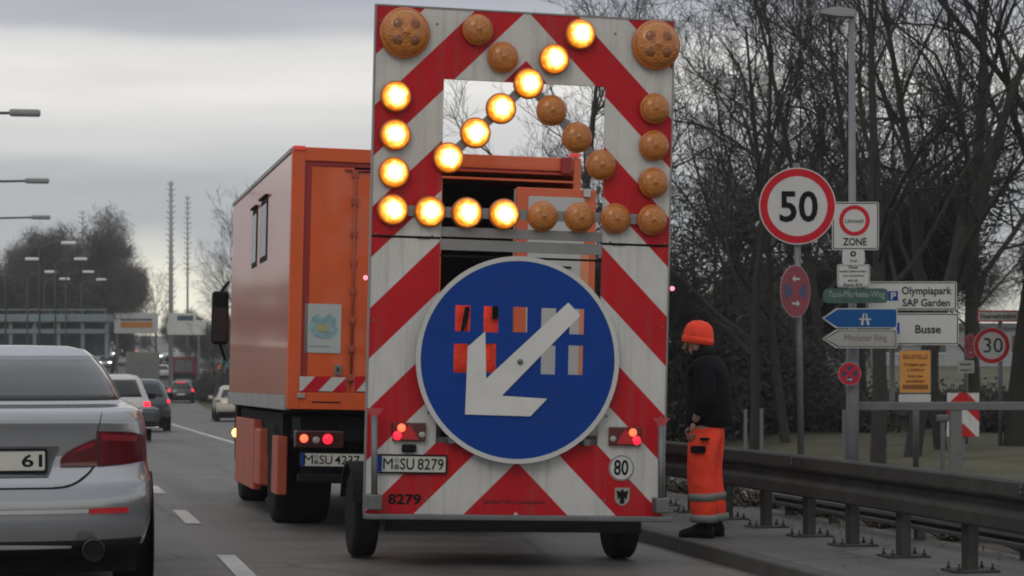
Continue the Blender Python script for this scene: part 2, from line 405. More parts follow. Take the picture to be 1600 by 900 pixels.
def index_children(root):
    for o in list(bpy.data.objects):
        if o.parent: CH_OF.setdefault(o.parent.name, []); 
    CH_OF.clear()
    for o in bpy.data.objects:
        if o.parent: CH_OF.setdefault(o.parent.name, []).append(o)
def smooth(o):
    for p in o.data.polygons: p.use_smooth = True
    return o

# ------------------------------------------------------------------ the ground and roads
def frange(a, b, s):
    o = []
    while a < b-1e-6: o.append(a); a += s
    return o+[b]
def sheet(name, lf, rf, ys, dz, m, nx=6, follow=True, xs=None):
    b = MB(); prev = None
    for Y in ys:
        c = interp(CV, Y) if follow else 0
        row = []
        l, r = lf(Y), rf(Y)
        pos = xs if xs else [l+(r-l)*k/nx for k in range(nx+1)]
        for x in pos:
            X = c+x; row.append(b.b.verts.new((X, Y, gz(X, Y)+dz)))
        if prev:
            for k in range(len(row)-1):
                f = b.b.faces.new((prev[k], prev[k+1], row[k+1], row[k])); f.smooth = True
        prev = row
    return struct(b.build(name, m))
ysn = frange(-30, 60, 3)+frange(66, 300, 6)+frange(320, 900, 20)
gx_ = [-900, -500, -250, -120, -60, -35, -22, -15, -9, -6, -3, 0, 3, 5, 7, 9.5, 11, 12, 13, 14, 15, 16, 17, 20, 25, 35, 50, 80, 140, 300, 600, 900]
sheet('ground', None or (lambda Y: 0), lambda Y: 0, ysn+[1500, 3000], -.10, GRASS, xs=gx_)
sheet('road', lambda Y: -13, lambda Y: interp(RE, Y), ysn, 0, ASPH, nx=12)
# verge strip, pavement with kerb, side road
def slab(name, l, r, y0, y1, h, m, step=1.5, base=-.15):
    b = MB(); prev = None
    for Y in frange(y0, y1, step):
        zl = gz(5.0, Y); zt = zl+h
        row = [b.b.verts.new(p) for p in ((l, Y, zl+base), (l, Y, zt-.012), (l+.012, Y, zt), (r, Y, zt), (r, Y, zl+base))]
        if prev:
            for k in range(4): b.b.faces.new((prev[k], prev[k+1], row[k+1], row[k]))
        prev = row
    return struct(b.build(name, m))
slab('kerb', 5.0, 5.15, -20, 40, .12, KERB)
slab('pavement', 5.153, 6.95, -20, 40, .116, PAVE)
slab('verge', 6.953, 7.5, -20, 40, .10, SOIL)
sheet('side_road', lambda Y: 7.5, lambda Y: 10.6, frange(-20, 70, 3), .035, SIDEA, nx=4)
# lane markings
def dash(name, xa, xb, ys, dz=.006):
    b = MB(); prev = None
    for Y in ys:
        c = interp(CV, Y)
        row = [b.b.verts.new((c+x, Y, gz(c+x, Y)+dz)) for x in (xa, xb)]
        if prev: b.b.faces.new((prev[0], prev[1], row[1], row[0]))
        prev = row
    return struct(b.build(name, m=PAINT))
for k in range(9):
    y0 = 14.8+k*5.9
    dash('lane_marking', 1.27, 1.41, frange(y0, y0+2.25, .75))
for k in range(16):
    y0 = 64+k*12
    dash('lane_marking', 1.26, 1.38, frange(y0, y0+4, 2))
dash('edge_line', 4.62, 4.82, frange(36, 98, 4))
dash('right_edge_line', 0, 0, [0, 1]) if False else None
for k in range(20):
    y0 = 10+k*10
    dash('lane_marking', -2.35, -2.23, frange(y0, y0+4, 2))

# ------------------------------------------------------------------ the warning trailer
tr = thing('arrow_board_trailer', 'tall red and white chevron trailer with amber warning lamps and a blue arrow disc', 'road works trailer',
           (3.344, 16.06, 0), (0, R(1.36), 0))
CHEV = chevron_mat('chevron_sheeting', 0, .7266)
zt = (LP(tr, 590, 10)[1]+LP(tr, 1055, 33)[1])/2; zb = (LP(tr, 571, 803)[1]+LP(tr, 1037, 806)[1])/2
zh = LP(tr, 582, 369)[1]
z82 = LP(tr, 586, 320)[1]                       # a white-to-red boundary on the left edge
CH0 = z82+1.1
for nd_ in CHEV.node_tree.nodes:
    if nd_.type == 'MATH' and nd_.operation == 'SUBTRACT': nd_.inputs[1].default_value = CH0-20*.7266-.3633-.015
    if nd_.type == 'MATH' and nd_.operation == 'GREATER_THAN': pass
hi = .6; zhole = LP(tr, 695, 123)[1]; zhb = LP(tr, 690, 692)[1]
b = MB(); T = .03
b.box(-1.1, -hi, 0, T, zh+.012, zt); b.box(hi, 1.1, 0, T, zh+.012, zt); b.box(-hi+.0, hi, 0.0, T, zhole, zt)
ub = b.build('upper_board', CHEV, tr)
b = MB()
b.box(-1.1, -hi, 0, T, zb, zh-.006); b.box(hi, 1.1, 0, T, zb, zh-.006); b.box(-hi, hi, 0, T, zb, zhb)
b.build('lower_board', CHEV, tr)
# frame behind the boards
b = MB()
for x in (-1.06, -.64, .64, 1.06): b.box(x-.025, x+.025, T+.002, T+.055, zb, zt-.02)
for z in (zt-.06, zhole+.04, zb+.05, zhb-.04): b.box(-1.03, 1.03, T+.004, T+.05, z-.02, z+.02)
b.build('frame', STEEL, tr)
# thin edging along the board
b = MB()
for x0, x1, z0, z1 in ((-1.112, -1.1, zb, zt), (1.1, 1.112, zb, zt), (-1.112, 1.112, zt, zt+.012)):
    b.box(x0, x1, -.006, T+.006, z0, z1)
b.build('edging', ALU, tr)
# rails across the opening
b = MB()
for ya, yb in ((354, 369), (373, 390)):
    z1, z0 = LP(tr, 690, ya)[1], LP(tr, 690, yb)[1]
    b.box(-hi, hi, .004, .04, z0, z1)
b.build('cross_rail', ALU, tr)
b = MB(); z = LP(tr, 690, 399)[1]; b.box(-hi, hi, .02, .03, z-.008, z+.008); b.build('cross_wire', CHASS, tr)
for x, z in [(sx*u, zb+(zt-zb)*v) for sx in (-1, 1) for u in (.66, 1.07) for v in (.03, .2, .38, .55, .72, .97)]:
    b = MB(); b.lathe([(.009, 0), (.008, -.004), (.003, -.006)], c=(x, -.0005, z), n=8); b.build('rivet', STEEL, tr)
# lamp carrier strips
b = MB()
def strip2(b, p, q, wd, y0, y1):
    p = Vector((p[0], 0, p[1])); q = Vector((q[0], 0, q[1])); d = (q-p).normalized(); n = Vector((-d.z, 0, d.x))*wd/2
    b.poly([(v.x, y0, v.z) for v in (p+n, p-n, q-n, q+n)], (0, y1-y0, 0))
a1, a2, a3 = LP(tr, 696, 250), LP(tr, 825, 131), LP(tr, 942, 262)
strip2(b, a1, a2, .07, -.012, -.002); strip2(b, a2, a3, .068, -.015, -.0155+.012)
strip2(b, LP(tr, 600, 328), LP(tr, 1030, 344), .075, -.02, -.0165)
b.build('lamp_strip', ALU, tr)
# hinges
for x in (-1.0, -.72, .72, 1.0):
    b = MB(); b.tube([(x-.05, -.006, zh+.003), (x+.05, -.006, zh+.003)], .009, 8); b.build('hinge', CHASS, tr)
for x0, x1 in ((-1.1, -hi), (hi, 1.1)):
    b = MB(); b.box(x0, x1, .006, T, zh-.0055, zh+.0115); b.build('board_seam', CHASS, tr)
def lamp_protos():
    r = .108
    h = MB(); h.lathe([(r*1.04, 0), (r*1.05, -.02), (r*.98, -.035), (r*.9, -.034)], c=(0, 0, 0), n=28)
    rim = h.build('lamp_rim', AMBRIM)
    l = MB(); l.lathe([(r*.95, -.03), (r*.92, -.045), (r*.78, -.064), (r*.55, -.078), (r*.25, -.086), (.012, -.087), (.010, -.090), (.001, -.0905)], n=28)
    ln = l.build('lens', AMBOFF)
    l = MB(); l.lathe([(r*.95, -.03), (r*.92, -.045), (r*.78, -.064), (r*.55, -.078), (r*.25, -.086), (.001, -.088)], n=28)
    ll = l.build('lens', LIT)
    return rim, ln, ll
rimP, offP, litP = lamp_protos()
def add_lamp(px, py, lit, big=False):
    x, z = LP(tr, px, py, -.02)
    e_ = rimP.copy(); COL.objects.link(e_); e_.name = 'warning_lamp'; e_.parent = tr; e_.location = (x, -.02, z)
    if lit: e_['label'] = 'lit amber warning lamp'
    c = (litP if lit else offP).copy(); COL.objects.link(c); c.name = 'lens'; c.parent = e_; c.location = (0, 0, 0)
    if big: e_.scale = (1.62, 1.25, 1.62); e_['label'] = 'large amber corner lamp'
    return e_
for p in [(906, 54), (865, 93), (825, 131), (782, 170), (742, 208), (700, 247), (618, 151), (617, 211), (615, 270), (613, 328), (671, 331), (729, 333), (787, 335)]: add_lamp(*p, True)
for p in [(746, 47), (785, 90), (861, 173), (901, 215), (938, 258), (1022, 170), (1021, 228), (1020, 286), (1018, 344), (847, 338), (905, 340), (961, 342)]: add_lamp(*p, False)
bigs = [add_lamp(632, 52, False, True), add_lamp(1024, 71, False, True)]
for bl in bigs:      # four inner reflector cups seen through the big lens
    b = MB()
    for dx, dz in ((-.038, .035), (.038, .035), (-.038, -.035), (.038, -.035)):
        b.lathe([(.036, -.066), (.03, -.077), (.012, -.0845)], c=(dx*.8, 0, dz*.8), n=12)
    b.build('reflector_cup', mat('brown_amber', (.24, .075, .015), .4, coat=.4, var=.3, scale=60), bl)
for o in (rimP, offP, litP): bpy.data.objects.remove(o)
# blue arrow disc
YD = -.09
c0 = LP(tr, 810, 562.5, YD); rd = .748
zc = lambda zx, zy: LP(tr, 640+zx/2.647, 400+zy/2.647, YD)
wins = []
for a, bb, c, d in [(190, 250, 203, 312), (308, 366, 207, 316), (428, 486, 210, 316), (546, 604, 215, 325), (663, 720, 218, 325), (184, 242, 362, 483), (308, 356, 362, 483), (545, 601, 370, 490), (658, 715, 370, 492)]:
    p, q = zc(a, c), zc(bb, d); wins.append([(p[0], p[1]), (q[0], p[1]), (q[0], q[1]), (p[0], q[1])])
disc = plate('arrow_disc', [circ(*c0, rd-.035, 72)]+wins, YD, .006, SIGNB, tr)
plate('white_rim', [circ(*c0, rd, 72), circ(*c0, rd-.034, 72)], YD-.004, .012, SIGNW, disc)
arrow = [zc(*p) for p in [(655, 193), (705, 245), (380, 578), (568, 590), (498, 663), (228, 655), (240, 375), (312, 312), (315, 508)]]
ar = plate('arrow', [arrow], YD-.012, .006, WHITE, disc)
b = MB(); c = zc(455, 437); b.lathe([(.02, -.0), (.02, -.014), (.008, -.02)], c=(c[0], YD-.012, c[1]), n=10); b.build('bolt', STEEL, disc)
b = MB()
for sx in (-1, 1): b.box(sx*.3-.02, sx*.3+.02, YD+.01, .02, c0[1]-.7, c0[1]+.6)
b.build('disc_bracket', STEEL, tr) if False else b.b.free()
b = MB(); b.box(-.62, .62, .045, .08, c0[1]-.62, c0[1]-.57)
for sx in (-.5, .5): b.box(sx-.02, sx+.02, YD+.008, .045, c0[1]-.61, c0[1]-.57)
b.build('disc_bracket', STEEL, tr)
# number plates, numbers, stickers
def number_plate(root, px0, py0, px1, py1, yl, words, pname='number_plate', seal=None, blue=True):
    a = LP(root, px0, py0, yl); d = LP(root, px1, py1, yl)
    x0, x1, z0, z1 = a[0], d[0], min(a[1], d[1]), max(a[1], d[1])
    p = plate(pname, [rrect(x0, x1, z0, z1, .012)], yl, .008, mat('plate_white', (.5, .49, .43), .45, var=.06), root)
    plate('plate_frame', [rrect(x0-.008, x1+.008, z0-.008, z1+.008, .014), rrect(x0+.004, x1-.004, z0+.004, z1-.004, .01)], yl-.003, .012, BLACK, p)
    if blue:
        plate('blue_band', [[(x0+.006, z0+.006), (x0+.042, z0+.006), (x0+.042, z1-.006), (x0+.006, z1-.006)]], yl-.0015, .001, SIGNB, p)
    h = z1-z0
    for s, xa, xb in words:
        text(s, (x0+(x1-x0)*xa, x0+(x1-x0)*xb, z0+h*.17, z1-h*.17), yl-.003, BLACK, p, bold=0 if 'M' in s else .008)
    if seal:
        for k, cc in enumerate(((.3, .3, .3), (.12, .12, .14))):
            plate('seal', [circ(x0+(x1-x0)*seal, z0+h*(.72-.4*k), h*.17, 16)], yl-.003, .001, mat('seal_grey%s' % ('', '_dark')[k], cc, .5), p)
    return p
number_plate(tr, 588, 711, 697, 739, -.02, [('M', .1, .235), ('SU', .34, .54), ('8279', .59, .96)], seal=.29)
x0, z0 = LP(tr, 606, 788, -.004); x1, z1 = LP(tr, 658, 772, -.004)
text('8279', (x0, x1, z0, z1), -.004, BLACK, tr, 'fleet_number', bold=.03)
cc = LP(tr, 971, 731, -.004)
pl = plate('speed_sticker', [circ(*cc, .095)], -.006, .003, SIGNW, tr)
plate('sticker_ring', [circ(*cc, .091), circ(*cc, .086)], -.008, .001, BLACK, pl)
text('80', (cc[0]-.058, cc[0]+.052, cc[1]-.055, cc[1]+.06), -.0085, BLACK, pl, bold=.02)
# crest: grey shield with a dark eagle
cc = LP(tr, 972, 775, -.004)
sh = [(-.055, .06), (.055, .06), (.055, -.02), (.045, -.045), (.02, -.065), (0, -.072), (-.02, -.065), (-.045, -.045), (-.055, -.02)]
cr_ = plate('crest_shield', [[(cc[0]+a, cc[1]+b_) for a, b_ in sh]], -.006, .003, mat('crest_grey', (.3, .31, .26), .5), tr)
eg = [(0, .05), (.012, .042), (.01, .03), (.045, .042), (.038, .01), (.034, -.03), (.02, -.01), (.015, -.03), (.02, -.05), (0, -.06), (-.02, -.05), (-.015, -.03), (-.02, -.01), (-.034, -.03), (-.038, .01), (-.045, .042), (-.01, .03), (-.012, .042)]
plate('eagle_emblem', [[(cc[0]+a, cc[1]+b_) for a, b_ in eg]], -.0085, .001, BLACK, cr_)
x0, z0 = LP(tr, 756, 787, -.003); x1, z1 = LP(tr, 852, 781, -.003)
text('Baureferat Tiefbau Strassenunterhalt', (x0, x1, z0, z1), -.003, DRED, tr, 'small_print', bold=.02)
# tail lamps
def tail_lamp(px0, px1, py0, py1, flip):
    a = LP(tr, px0, py0, -.03); d = LP(tr, px1, py1, -.03); x0, x1, z1, z0 = a[0], d[0], a[1], d[1]
    b = MB(); b.box(x0, x1, -.035, -.001, z0, z1, .006); h = b.build('tail_lamp', mat('dark_red_housing', (.09, .006, .008), .3, coat=.5), tr)
    w_ = x1-x0; hh = z1-z0
    f = (lambda t: x0+w_*t) if not flip else (lambda t: x1-w_*t)
    plate('triangle_reflector', [[(f(.2), z0+hh*.1), (f(.78), z0+hh*.1), (f(.5), z0+hh*.92)]], -.041, .005, mat('reflector_red', (.5, .012, .02), .35, var=.2, scale=70), h)
    b = MB(); b.lathe([(.03, 0), (.026, -.012), (.012, -.02)], c=(f(.26), -.036, z0+hh*.72), n=12); b.build('brake_bulb', REDHOT, h)
    b = MB(); b.lathe([(.034, 0), (.026, -.010), (.012, -.016)], c=(f(.14), -.036, z0+hh*.3), n=12); b.build('rear_bulb', REDLIT, h)
    b = MB(); b.lathe([(.026, 0), (.022, -.012), (.01, -.018)], c=(f(.88), -.036, z0+hh*.35), n=12); b.build('clear_lens', mat('clear_lens', (.35, .33, .3), .2), h)
tail_lamp(614, 665, 660, 690, False); tail_lamp(952, 1001, 667, 697, True)
a = LP(tr, 628, 694, -.02); d = LP(tr, 650, 707, -.02)
b = MB(); b.box(a[0], d[0], -.04, -.001, d[1], a[1], .012); b.build('plate_lamp', BLACK, tr)
# upright tubes with small red/white flags, bumper bar
def up_tube(px, yt, yb_, fx):
    p, q = LP(tr, px, yt, -.12), LP(tr, px, yb_, -.12)
    b = MB(); b.tube([(q[0], -.12, q[1]-.02), (p[0], -.12, p[1])], .024, 10)
    t = b.build('upright_tube', STEEL, tr)
    b = MB(); b.box(q[0]-.05, q[0]+.05, -.17, -.03, q[1]-.03, q[1]+.08, .01); b.build('tube_socket', STEEL, t)
    b = MB(); b.poly([(p[0]-.065, -.123, p[1]+.055), (p[0]+.065, -.123, p[1]+.055), (p[0]+.02, -.123, p[1]-.005), (p[0]-.02, -.123, p[1]-.005)], (0, .004, 0))
    b.build('marker_flag', mat('clear_red_plastic', (.4, .05, .06), .5), t)
up_tube(585, 650, 790, 0); up_tube(1033, 665, 795, 0)
z0 = LP(tr, 800, 809, -.15)[1]
b = MB(); b.box(-1.13, 1.13, -.18, -.11, z0-.02, z0+.018, .008); b.build('bumper_bar', STEEL, tr)
# small side marker lamps
for sx, px, py in ((-1, 571, 434), (1, 1053, 451)):
    z = LP(tr, px, py)[1]; b = MB(); b.tube([(sx*1.1, .02, z), (sx*1.13, .0, z)], .01, 6); mk = b.build('side_marker', CHASS, tr)
    b = MB(); b.lathe([(.004, -.03), (.016, -.022), (.018, -.006), (.01, 0)], c=(sx*1.135, .005, z), n=10); b.build('marker_lens', mat('pink_marker', (.8, .2, .25), .3, emit=(1, .3, .4), estr=1.2), mk)
# chassis, axle, drawbar, wheels
b = MB()
b.box(-.95, .95, .03, .11, .24, .38); b.box(-.6, -.52, .1, 1.9, .3, .4); b.box(.52, .6, .1, 1.9, .3, .4); b.box(-.6, .6, 1.85, 1.95, .3, .4)
b.box(-1.0, 1.0, .07, .5, .39, .46)
b.tube([(-.56, 1.9, .36), (0, 2.9, .42)], .045); b.tube([(.56, 1.9, .36), (0, 2.9, .42)], .045); b.tube([(0, 2.85, .42), (0, 3.3, .45)], .05)
b.box(-.5, .5, .4, 1.5, .42, 1.1, .03)
b.box(-.64, -.6, .06, .9, .45, .5); b.box(.6, .64, .06, .9, .45, .5)

b.build('chassis', CHASS, tr)
b = MB(); b.tube([(-.95, .87, .33), (.95, .87, .33)], .045); b.build('axle', CHASS, tr)
b = MB()
pts = [(-.45, .9, .28), (-.2, .8, .24), (.1, .75, .21), (.35, .8, .25), (.55, .9, .3)]
b.tube(pts, .012, 6); b.build('cable', CHASS, tr)
def wheel(root, x, y, z, r, wd, side, rim=RIMM, name='wheel', n=32):
    s = 1 if side > 0 else -1
    b = MB(); h = wd/2
    b.lathe([(r*.6, -h), (r*.8, -h*1.04), (r*.93, -h*.98), (r*.985, -h*.8), (r, -h*.45), (r, h*.45), (r*.985, h*.8), (r*.93, h*.98), (r*.8, h*1.04), (r*.6, h)], axis='x', n=n)
    t = b.build(name, RUBBER, root); t.location = (x, y, z)
    b = MB(); b.lathe([(r*.62, s*h*.85), (r*.6, s*h*1.0), (r*.54, s*h*.7), (r*.35, s*h*.5), (r*.3, s*h*.75), (r*.13, s*h*.85), (.004, s*h*.86)], axis='x', n=20)
    rm = b.build('rim', rim, t)
    b = MB()
    for k in range(5):
        a = 2*math.pi*k/5+.3; b.tube([(s*h*.8, r*.2*math.cos(a), r*.2*math.sin(a)), (s*h*.88, r*.2*math.cos(a), r*.2*math.sin(a))], r*.03, 6)
    b.build('wheel_nut', STEEL, t)
    return t
gzt = 0.0
wheel(tr, -1.0, .87, .31, .325, .18, -1); wheel(tr, 1.0, .87, .31, .325, .18, 1)
for sx in (-1, 1):
    b = MB(); prev = None
    for k in range(13):
        a = R(15+150*k/12); y, z = .87+.39*math.cos(a), .315+.39*math.sin(a)
        row = [b.b.verts.new((sx*.88, y, z)), b.b.verts.new((sx*1.12, y, z)), b.b.verts.new((sx*1.12, .87+.37*math.cos(a), .315+.37*math.sin(a))), b.b.verts.new((sx*.88, .87+.37*math.cos(a), .315+.37*math.sin(a)))]
        if prev:
            for j in range(4): b.b.faces.new((prev[j], prev[(j+1) % 4], row[(j+1) % 4], row[j]))
        else: b.b.faces.new(row)
        prev = row
    b.b.faces.new(prev[::-1]); b.build('mudguard', CHASS, tr)

# ------------------------------------------------------------------ the orange truck
p = W(682, HZ, 19.65)
tk = thing('box_truck', 'orange municipal box truck standing ahead of the arrow board trailer, rear door open', 'truck', (p.x, p.y, gz(p.x, p.y)), (R(-.6), R(1.4), 0))
T_ = lambda x, y, yl=0.: LP(tk, x, y, yl)
xl = T_(452, 430)[0]; xr = T_(905, 430)[0]; ztop = T_(458, 228)[1]; zbot = T_(447, 639)[1]; LEN = 6.1
hwx = (xr-xl)/2; xm = (xl+xr)/2
b = MB(); b.box(xl, xr, .03, LEN, ztop-.05, ztop, .02); rf = b.build('roof', ORANGE, tk)
b = MB(); b.box(xl, xl+.04, .05, LEN, zbot+.12, ztop-.05); lw = b.build('left_wall', ORSIDE, tk)
b = MB(); b.box(xr-.04, xr, .05, LEN, zbot, ztop-.05); b.build('right_wall', ORANGE, tk)
b = MB(); b.box(xl+.04, xr-.04, LEN-.04, LEN, zbot, ztop-.05); b.build('front_wall', ORANGE, tk)
b = MB(); b.box(xl+.04, xr-.04, .05, LEN-.05, zbot-.02, zbot+.1); b.build('floor_panel', CHASS, tk)
b = MB(); b.box(xl-.012, xl+.04, .04, LEN+.005, zbot-.01, zbot+.118, .004); b.box(xl-.012, xl+.03, .04, LEN+.005, ztop-.055, ztop-.015, .004); b.build('side_trim', mat('grey_side_trim', (.3, .3, .29), .5, dirt=.4), tk)
# two narrow side windows near the front, as framed panes
def side_win(px0, px1, pyt, pyb):
    Mi = mat_of(tk).inverted(); o = Mi @ Vector((0, 0, CH))
    def hit(px, py):
        d = (Mi @ W(px, py, 20))-o; t = (xl-o.x)/d.x; q = o+d*t; return q
    a, c = hit(px1, pyt), hit(px0, pyb)
    y0, y1 = sorted((a.y, hit(px0, pyt).y)); z1 = a.z; z0 = hit(px1, pyb).z
    b = MB(); b.box(xl-.006, xl-.001, y0, y1, z0, z1); f = b.build('side_window', BLACK, tk)
    b = MB(); b.box(xl-.009, xl-.0065, y0+.05, y1-.05, z0+.05, z1-.05); b.build('pane', GLASS, f)
    b = MB(); b.box(xl-.03, xl-.002, y0-.02, y1+.02, z1+.01, z1+.03); b.build('rain_lip', CHASS, f)
side_win(396, 403, 325, 415); side_win(409, 419, 308, 405)
# rear frame
b = MB()
zf = T_(460, 250)[1]; xi = T_(474, 400)[0]; xi2 = T_(893, 400)[0]; z2 = T_(460, 612)[1]
b.box(xl, xi, 0, .05, zbot, ztop, .008); b.box(xi2, xr, 0, .05, zbot, ztop, .008); b.box(xi, xi2, 0.003, .05, zf, ztop-.003, .006); b.box(xi, xi2, .003, .05, zbot+.002, z2, .004)
b.build('rear_frame', ORANGE, tk)
b = MB(); s1 = T_(484, 400)[0]; zs = T_(480, 258)[1]
b.box(xi, s1, .02, .06, z2, zf); b.box(s1, xi2, .02, .06, zs, zf); b.build('door_seal', ORRED, tk)
# left door leaf
xo = T_(690, 400)[0]; xh = T_(552, 400)[0]
b = MB(); b.box(s1, xh, .028, .07, z2, zs, .004); dl = b.build('left_door', ORANGE, tk)
b = MB(); b.box(xh+.006, xo, .03, .07, z2, zs-.04, .004); b.build('centre_door', ORANGE, tk)
b = MB(); za, zb_ = T_(552, 268)[1], T_(552, 598)[1]
b.tube([(xh+.005, .012, zb_), (xh+.005, .012, za)], .012, 8)
for py in (272, 315, 365, 410, 455, 500, 545, 590):
    z = T_(552, py)[1]; b.box(xh-.025, xh+.03, .0, .027, z-.03, z+.03, .006)
b.build('lock_rod', mat('rod_orange', (.4, .07, .03), .5, dirt=.6), dl)
b = MB(); z = T_(552, 266)[1]; b.box(T_(540, 266)[0], T_(585, 266)[0], .005, .028, z-.008, z+.008); b.build('rain_gutter', ORRED, dl)
# poster: plain pale sheet
a, d = T_(477, 474, .02), T_(532, 552, .02)
po = plate('poster', [rrect(a[0], d[0], d[1], a[1], .008)], .02, .003, mat('poster_paper', (.42, .45, .43), .6, var=.05), tk)
pw, ph = d[0]-a[0], a[1]-d[1]
def pp(pts): return [(a[0]+pw*u, a[1]-ph*v) for u, v in pts]
plate('pale_blue_patch', [pp([(.2, .28), (.36, .2), (.5, .3), (.66, .19), (.84, .3), (.9, .52), (.78, .68), (.5, .72), (.25, .66), (.12, .5)])], .0175, .001, mat('pale_blue_ink', (.22, .36, .38), .6, var=.3, scale=20), po)
plate('ochre_patch', [pp([(.32, .42), (.68, .42), (.66, .55), (.5, .58), (.33, .54)])], .0155, .001, mat('ochre_ink', (.36, .34, .17), .6), po)
plate('caption_bar', [pp([(.12, .86), (.7, .86), (.7, .875), (.12, .875)])], .0175, .001, mat('grey_ink', (.2, .22, .22), .6), po)
a, d = T_(523, 570, .02), T_(533, 586, .02)
b = MB(); b.box(a[0], d[0], 0, .027, d[1], a[1], .004); lk = b.build('lock_case', mat('grey_lock', (.16, .18, .16), .5), dl)
b = MB(); b.box(a[0]+.018, a[0]+.03, -.015, -.001, d[1]+.03, a[1]-.02); b.build('key_handle', CHASS, lk)
# striped boards on the doors
for px0, px1 in ((464, 540), (553, 588)):
    a, d = T_(px0, 588, .0), T_(px1, 612, .0)
    zc_ = a[1]; hgt = a[1]-d[1]
    base = plate('warning_strip', [[(a[0], d[1]), (d[0], d[1]), (d[0], a[1]), (a[0], a[1])]], .0, .003, SIGNW, tk)
    reds = [[(471, 612), (496, 612), (519, 588), (493, 588)], [(519, 612), (540, 612), (540, 591)]] if px0 < 500 else [[(553, 612), (553, 590), (555, 588), (577, 588), (556, 612)]]
    for rp in reds: plate('red_stripe', [[T_(u, v, -.002) for u, v in rp]], -.002, .001, SIGNR, base)
a, d = T_(487, 627, 0), T_(532, 630, 0)
b = MB(); b.box(a[0], d[0], -.002, .002, d[1], a[1]); b.build('slot', CHASS, tk)
a, d = T_(464, 614, 0), T_(476, 622, 0)
b = MB(); b.box(a[0], d[0], -.02, .0, d[1], a[1], .004); b.build('step_lamp', mat('dull_lens', (.35, .3, .25), .3), tk)
for px, py in ((468, 231), (898, 243)):
    a = T_(px, py, 0); b = MB(); b.box(a[0]-.05, a[0]+.05, -.02, .0, a[1]-.018, a[1]+.018, .006); c = b.build('clearance_lamp', mat('red_marker', (.5, .03, .03), .3, emit=(1, .1, .08), estr=.25), tk)
a = T_(885, 250, 0); b = MB(); b.box(a[0]-.05, a[0]+.04, -.05, 0, a[1]-.13, a[1]+.02, .01); b.build('camera_housing', ORRED, tk)
# ledges above the opening
b = MB()
for py0, py1, y_ in ((256, 264, .0), (264.5, 274, -.01), (275.5, 287, -.025)):
    a, d = T_(700, py0, 0), T_(890, py1, 0); b.box(xo-.02, xi2, y_, .06, d[1], a[1], .004)
b.build('door_header', ORANGE, tk)
# right leaf swung open, its white inner lining
xd0, zd1 = T_(808, 292, -.3); xd1, zd0 = T_(926, 600, -.3)
b = MB(); b.box(xd0, xd1, -.3, -.26, zbot+.05, zd1, .006); rd_ = b.build('right_door', ORANGE, tk)
a, d = T_(826, 306, -.305), T_(912, 380, -.305)
plate('door_lining', [rrect(a[0], d[0], zbot+.12, a[1], .02)], -.306, .005, mat('door_lining_white', (.5, .5, .48), .5, var=.05), rd_)
b = MB(); a, d = T_(874, 416, -.31), T_(892, 419, -.31); b.box(a[0], d[0], -.325, -.307, d[1], a[1]); b.build('handle', BLACK, rd_)
a, d = T_(908, 385, -.31), T_(916, 600, -.31); b = MB(); b.box(a[0], d[0], -.312, -.307, zbot+.1, a[1]); b.build('orange_edge_strip', mat('pale_orange', (.7, .25, .12), .5), rd_)
a, d = T_(912, 295, -.31), T_(922, 308, -.31); b = MB(); b.box(a[0], d[0], -.33, -.302, d[1], a[1]); b.build('door_sticker', SIGNW, rd_)
# inner partition strips visible through the disc
a, d = T_(801, 470, -.1), T_(808, 520, -.1)
b = MB(); b.box(a[0], d[0], -.12, -.06, zbot, zd1); b.build('door_edge', mat('pale_door_edge', (.5, .42, .36), .5), tk)
# interior
b = MB(); b.box(xl+.05, xr-.05, 2.4, 2.44, zbot, ztop-.06); b.build('partition', mat('dark_interior', (.03, .028, .025), .8), tk)
b = MB(); b.box(xo-.1, xo-.06, .08, 2.3, zbot, ztop-.1)
for z in (1.6, 2.1): b.box(xo-.1, xo+.4, .9, 2.3, z, z+.03)
b.build('shelf', mat('shelf_grey', (.08, .08, .08), .6), tk)
# underbody
b = MB()
b.box(xm-.45, xm-.33, .3, 8.2, .72, .98); b.box(xm+.33, xm+.45, .3, 8.2, .72, .98); b.box(xl+.15, xr-.15, .2, .9, .8, 1.0)
b.box(xl+.1, xr-.1, 1.2, 5.6, .6, 1.02); b.box(xl+.2, xr-.2, .5, .56, .5, .9); b.tube([(xm, -.15, .5), (xm, .6, .6)], .05)
b.tube([(xm-.9, .1, .75), (xm-.9, .8, .9)], .03); b.tube([(xm+.9, .1, .75), (xm+.9, .8, .9)], .03)
b.build('chassis', CHASS, tk)
a, d = T_(468, 740, .05), T_(560, 756, .05)
b = MB(); b.box(xl+.12, xr-.12, .05, .13, d[1], a[1], .02); b.build('underrun_bar', CHASS, tk)
a, d = T_(461, 672, .05), T_(536, 700, .05)
b = MB(); b.box(a[0], d[0], .02, .12, d[1], a[1], .012); tl = b.build('tail_lamp', mat('dark_lens_housing', (.05, .01, .01), .3, coat=.5), tk)
def lens_px(px, py, r, m, nm):
    c = T_(px, py, .02); b = MB(); b.lathe([(r, 0), (r*.85, -.02), (r*.4, -.03)], c=(c[0], .02, c[1]), n=14); b.build(nm, m, tl)
lens_px(475, 685, .036, REDHOT, 'indicator_bulb'); lens_px(512, 686, .045, REDLIT, 'brake_bulb')
lens_px(494, 688, .035, mat('clear_lens'), 'reversing_lens')
a, d = T_(820, 672, .05), T_(893, 700, .05)
b = MB(); b.box(a[0], d[0], .02, .12, d[1], a[1], .012); b.build('tail_lamp', mat('dark_lens_housing'), tk)
number_plate(tk, 469, 707, 569, 730, .02, [('M', .06, .2), ('SU', .3, .5), ('4237', .54, .93)], seal=.25)
wheel(tk, xl+.32, 1.75, .46, .47, .5, -1); wheel(tk, xr-.32, 1.75, .46, .47, .5, 1)
